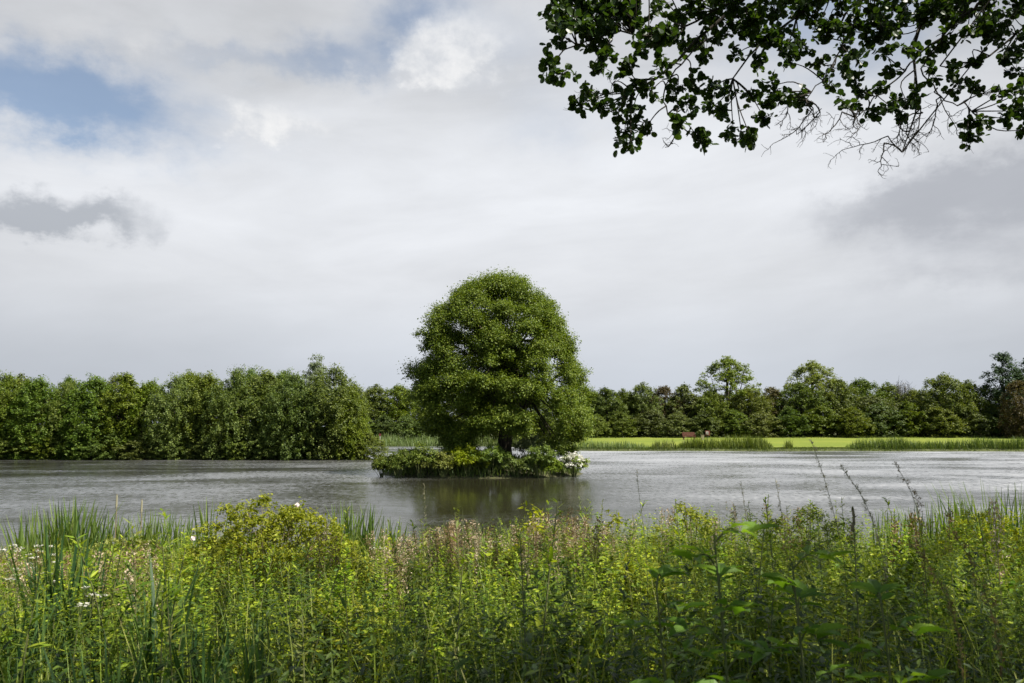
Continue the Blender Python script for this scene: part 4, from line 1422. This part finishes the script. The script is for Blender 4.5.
bank_bush('rose_bush', 'wide yellow-green wild rose bush with a few pale pink flowers', 272, 487, 195, 8.4, 'rose_leaf', 300, 85, .036, 601, petals=9)
bank_bush('rose_bush', 'lower yellow-green bush spreading right from the wild rose bush', 335, 522, 90, 8.3, 'rose_leaf', 80, 70, .036, 602)
bank_bush('leafy_bush', 'fresh green bush between the left reeds and the rose bush', 130, 533, 120, 9.2, 'shrub_leaf', 110, 60, .045, 603)
bank_bush('yellow_bush', 'bright yellow leafy bush in the sun at the right shore', 985, 503, 110, 9.3, 'yellow_leaf', 130, 70, .042, 604, tmpl=LANCE, aspect=.3)
bank_bush('yellow_bush', 'smaller yellow-green bush left of the bright yellow one', 918, 512, 70, 9.0, 'yellow_leaf', 60, 60, .042, 605, tmpl=LANCE, aspect=.3)
bank_bush('yellow_sprig', 'yellow leafy sprig standing up before the island reflection', 533, 500, 34, 9.4, 'yellow_leaf', 26, 26, .06, 606, tmpl=LANCE, aspect=.36, cat='wild plant')
bank_bush('yellow_sprig', 'yellow-green leafy sprig rising at the right end of the reflection', 610, 505, 40, 9.6, 'rose_leaf', 30, 28, .06, 607, tmpl=LANCE, aspect=.36, cat='wild plant')
bank_bush('leafy_bush', 'leafy green bush at the water right of the bright gap', 690, 498, 110, 9.8, 'rose_leaf', 90, 60, .05, 608, tmpl=LANCE, aspect=.34)
bank_bush('leafy_bush', 'leafy green bush below the two leaning grass heads', 800, 502, 120, 9.6, 'shrub_leaf', 100, 60, .05, 609, tmpl=LANCE, aspect=.34)


for px, py, w, Y, leaf, lab in [(425, 560, 90, 7.6, 'shrub_leaf', 'bright leafy weed clump below the pinkish seed heads'), (505, 545, 80, 8.4, 'yellow_leaf', 'yellowish weed clump in the sun below the island reflection'), (590, 540, 90, 8.6, 'shrub_leaf', 'fresh green weed clump right of the pale cream flowers'),
                                (470, 610, 110, 5.8, 'shrub_leaf', 'low leafy weed clump in half shade at the middle of the bank'), (165, 580, 100, 6.8, 'shrub_leaf', 'fresh leafy weed clump between the left flag leaves and rose bush'), (640, 560, 100, 7.0, 'rose_leaf', 'yellow-green weed clump left of the broad-leaved saplings'),
                                (570, 620, 120, 5.2, 'herb_leaf', 'shaded leafy weed clump at the lower middle of the bank'), (760, 600, 130, 4.8, 'herb_leaf', 'dark leafy weed clump under the tallest broad-leaved sapling'), (900, 545, 110, 7.0, 'shrub_leaf', 'leafy weed clump below the loose dark grass head'), (340, 600, 110, 6.0, 'rose_leaf', 'low yellow-green weed clump under the right side of the rose bush')]:
    bank_bush('weed_clump', lab, px, py, w, Y, leaf, 90, 60, .055, 620 + px, tmpl=LANCE, aspect=.40, cat='wild plant')


# --- tall single grasses in flower
def panicle(label, pts, Y, head, spread_, n, seed, mat='panicle', name='flowering_grass', rad=.0028):
    rr = rng_of(seed)
    P = [at(px, py, Y) for px, py in pts]
    g0 = P[0].copy(); g0[2] = float(terrain(g0[0], Y)) - .03
    if P[0][2] > g0[2]:
        P = [g0] + P
    org = P[0].copy()
    P = smooth_path(np.array(P) - org, 24)
    t = thing(name, label, 'grass', tuple(org))
    mb = MB(); tube(mb, P, np.linspace(rad, rad * .4, 24), 5); mb.build('stem', M['stem'], t)
    k = rr.uniform(1 - head, 1, n)
    q = np.stack([np.interp(k, np.linspace(0, 1, 24), P[:, j]) for j in range(3)], -1)
    wv_ = np.sin((k - (1 - head)) / head * np.pi * .85 + .3)
    # spikelets hang in small side tufts
    tuft = rr.normal(size=(14, 3))
    ti = ((k - (1 - head)) / head * 13.99).astype(int)
    o = tuft[ti] * spread_ * wv_[:, None] * rr.uniform(.1, 1, n)[:, None]
    sd = MB()
    scatter(sd, KITE, q + o + rr.normal(size=(n, 3)) * spread_ * .12, frames(np.array([0, 0, .8]) + rr.normal(size=(n, 3)) * .6, rr.normal(size=(n, 3))), rr.uniform(.010, .02, n), rr.uniform(.003, .006, n))
    for i in range(14):
        kk = np.mean(k[ti == i]) if (ti == i).any() else 1 - head
        a = np.array([np.interp(kk, np.linspace(0, 1, 24), P[:, j]) for j in range(3)])
        b = a + tuft[i] * spread_ * .9
        tube(sd, [a, (a + b) / 2 + [0, 0, .004], b], .0007, 3)
    sd.build('seed_head', M[mat], t)


panicle('tall grass stem leaning left with a pale head above the brightest lawn', [(845, 560), (832, 505), (822, 470), (811, 440)], 4.2, .30, .012, 150, 701)
panicle('grass stem leaning left with a long drooping feathery head at the right', [(885, 560), (868, 505), (855, 483), (840, 466)], 3.6, .34, .011, 210, 702)
panicle('grass stem with a loose dark open head right of the drooping one', [(925, 560), (918, 505), (908, 482), (895, 464)], 3.6, .36, .032, 260, 703, 'dry_seed')
panicle('thin bare dark stem rising alone against the bright water', [(647, 560), (643, 520), (638, 490), (637, 470)], 5.0, .08, .004, 20, 704)
panicle('slender grass head standing at the left of the two leaning ones', [(788, 560), (782, 515), (778, 490), (775, 478)], 5.0, .25, .010, 80, 705)
panicle('slender pale grass tip before the water left of the arching grass', [(426, 550), (425, 520), (425, 498), (424, 484)], 8.0, .25, .010, 70, 706)
panicle('tall grass tip with narrow head among stems at the middle right', [(750, 560), (746, 515), (743, 495), (741, 484)], 5.2, .28, .012, 90, 707)
panicle('feathery brown grass head low at the right edge', [(1000, 640), (985, 590), (972, 560), (955, 535)], 2.9, .36, .016, 240, 708, 'dry_seed')
panicle('brown grass head leaning left in the shaded right of the bank', [(960, 640), (945, 590), (930, 560), (910, 545)], 2.9, .36, .018, 240, 709, 'dry_seed')

# dark thistle
rr = rng_of(720)
p = at(853, 508, 4.6)
z0 = float(terrain(p[0], 4.6)) - .03
t = thing('thistle', 'dark upright spiky thistle stem between the leaning grasses', 'wild plant', (p[0], 4.6, z0))
st = MB()
h0 = p[2] - z0
lv = herb_leaves(rr, one, one, one, np.array([h0]), 60, np.array([.13]), LANCE, .2, stems=st, r0=.007, lean=np.zeros((1, 2)), t0=.2, taper=.7)
lv.build('leaves', M['herb_dark'], t); st.build('stem', M['stem'], t)
mb = MB()
for i in range(7):
    c = np.array([rr.normal() * .010, rr.normal() * .010, h0 - rr.uniform(0, .16)])
    tube(mb, [c, c + [0, 0, .012], c + [0, 0, .03], c + [0, 0, .04]], [.003, .008, .007, .003], 7)
mb.build('flower_buds', M['dry_stem'], t)


# --- broad-leaved saplings close to the camera
def sapling(label, px, py, Y, seed, n_twig=7, leaf=.15, wpx=110):
    rr = rng_of(seed)
    p = at(px, py, Y)
    z0 = float(terrain(p[0], Y)) - .03
    h = p[2] - z0
    t = thing('ash_sapling', label, 'sapling', (p[0], Y, z0))
    st, PP, AA, NN, SS = MB(), [], [], [], []
    main = smooth_path([(0.05, 0, -.05), (0.02, .02, h * .5), (-.03, 0, h * .97)], 14)
    tube(st, main, np.linspace(.009, .003, 14), 6)
    for i in range(n_twig):
        k = .18 + .8 * i / max(1, n_twig - 1)
        s = np.array([np.interp(k, np.linspace(0, 1, 14), main[:, j]) for j in range(3)])
        a = i * 2.4 + rr.normal() * .3
        Lr = wpx / F_PX * Y * .48 * (1.25 - .6 * k) * rr.uniform(.8, 1.15)
        d = np.array([math.cos(a), math.sin(a) * .8, .75])
        P = smooth_path([s, s + d * Lr * .5 + [0, 0, .02], s + d * Lr * np.array([1, 1, .35])], 8)
        tube(st, P, np.linspace(.004, .0018, 8), 4)
        side = unit(np.cross(d, [0, 0, 1.0]))
        for m_ in range(3):
            for sg in (-1, 1):
                q = P[2 + m_ * 2]
                PP.append(q); AA.append(unit(d * .75 + side * sg + rr.normal(size=3) * .15 + [0, 0, -.15])); NN.append(unit(np.array([0, 0, 1.0]) + rr.normal(size=3) * .28)); SS.append(leaf * rr.uniform(.65, 1.05) * (.8 + .1 * m_))
        PP.append(P[-1]); AA.append(unit(d + [0, 0, -.3])); NN.append(unit(np.array([0, 0, 1.0]) + rr.normal(size=3) * .25)); SS.append(leaf * 1.05)
    lv = MB()
    S = np.array(SS)
    scatter(lv, LANCE, np.array(PP), frames(np.array(AA), np.array(NN)), S, S * .40, S)
    lv.build('leaves', M['broad_leaf'], t)
    st.build('stem', M['stem'], t)


sapling('broad-leaved sapling with the highest large leaves right of the middle', 722, 522, 2.9, 801, 14, .125, 100)
sapling('lower broad-leaved sapling left of the taller one', 664, 570, 2.9, 802, 12, .11, 90)
sapling('broad-leaved sapling below the thistle at the right', 800, 550, 2.9, 803, 14, .125, 100)
sapling('shaded broad-leaved sapling at the bottom right of the bank', 890, 592, 2.7, 804, 12, .12, 100)
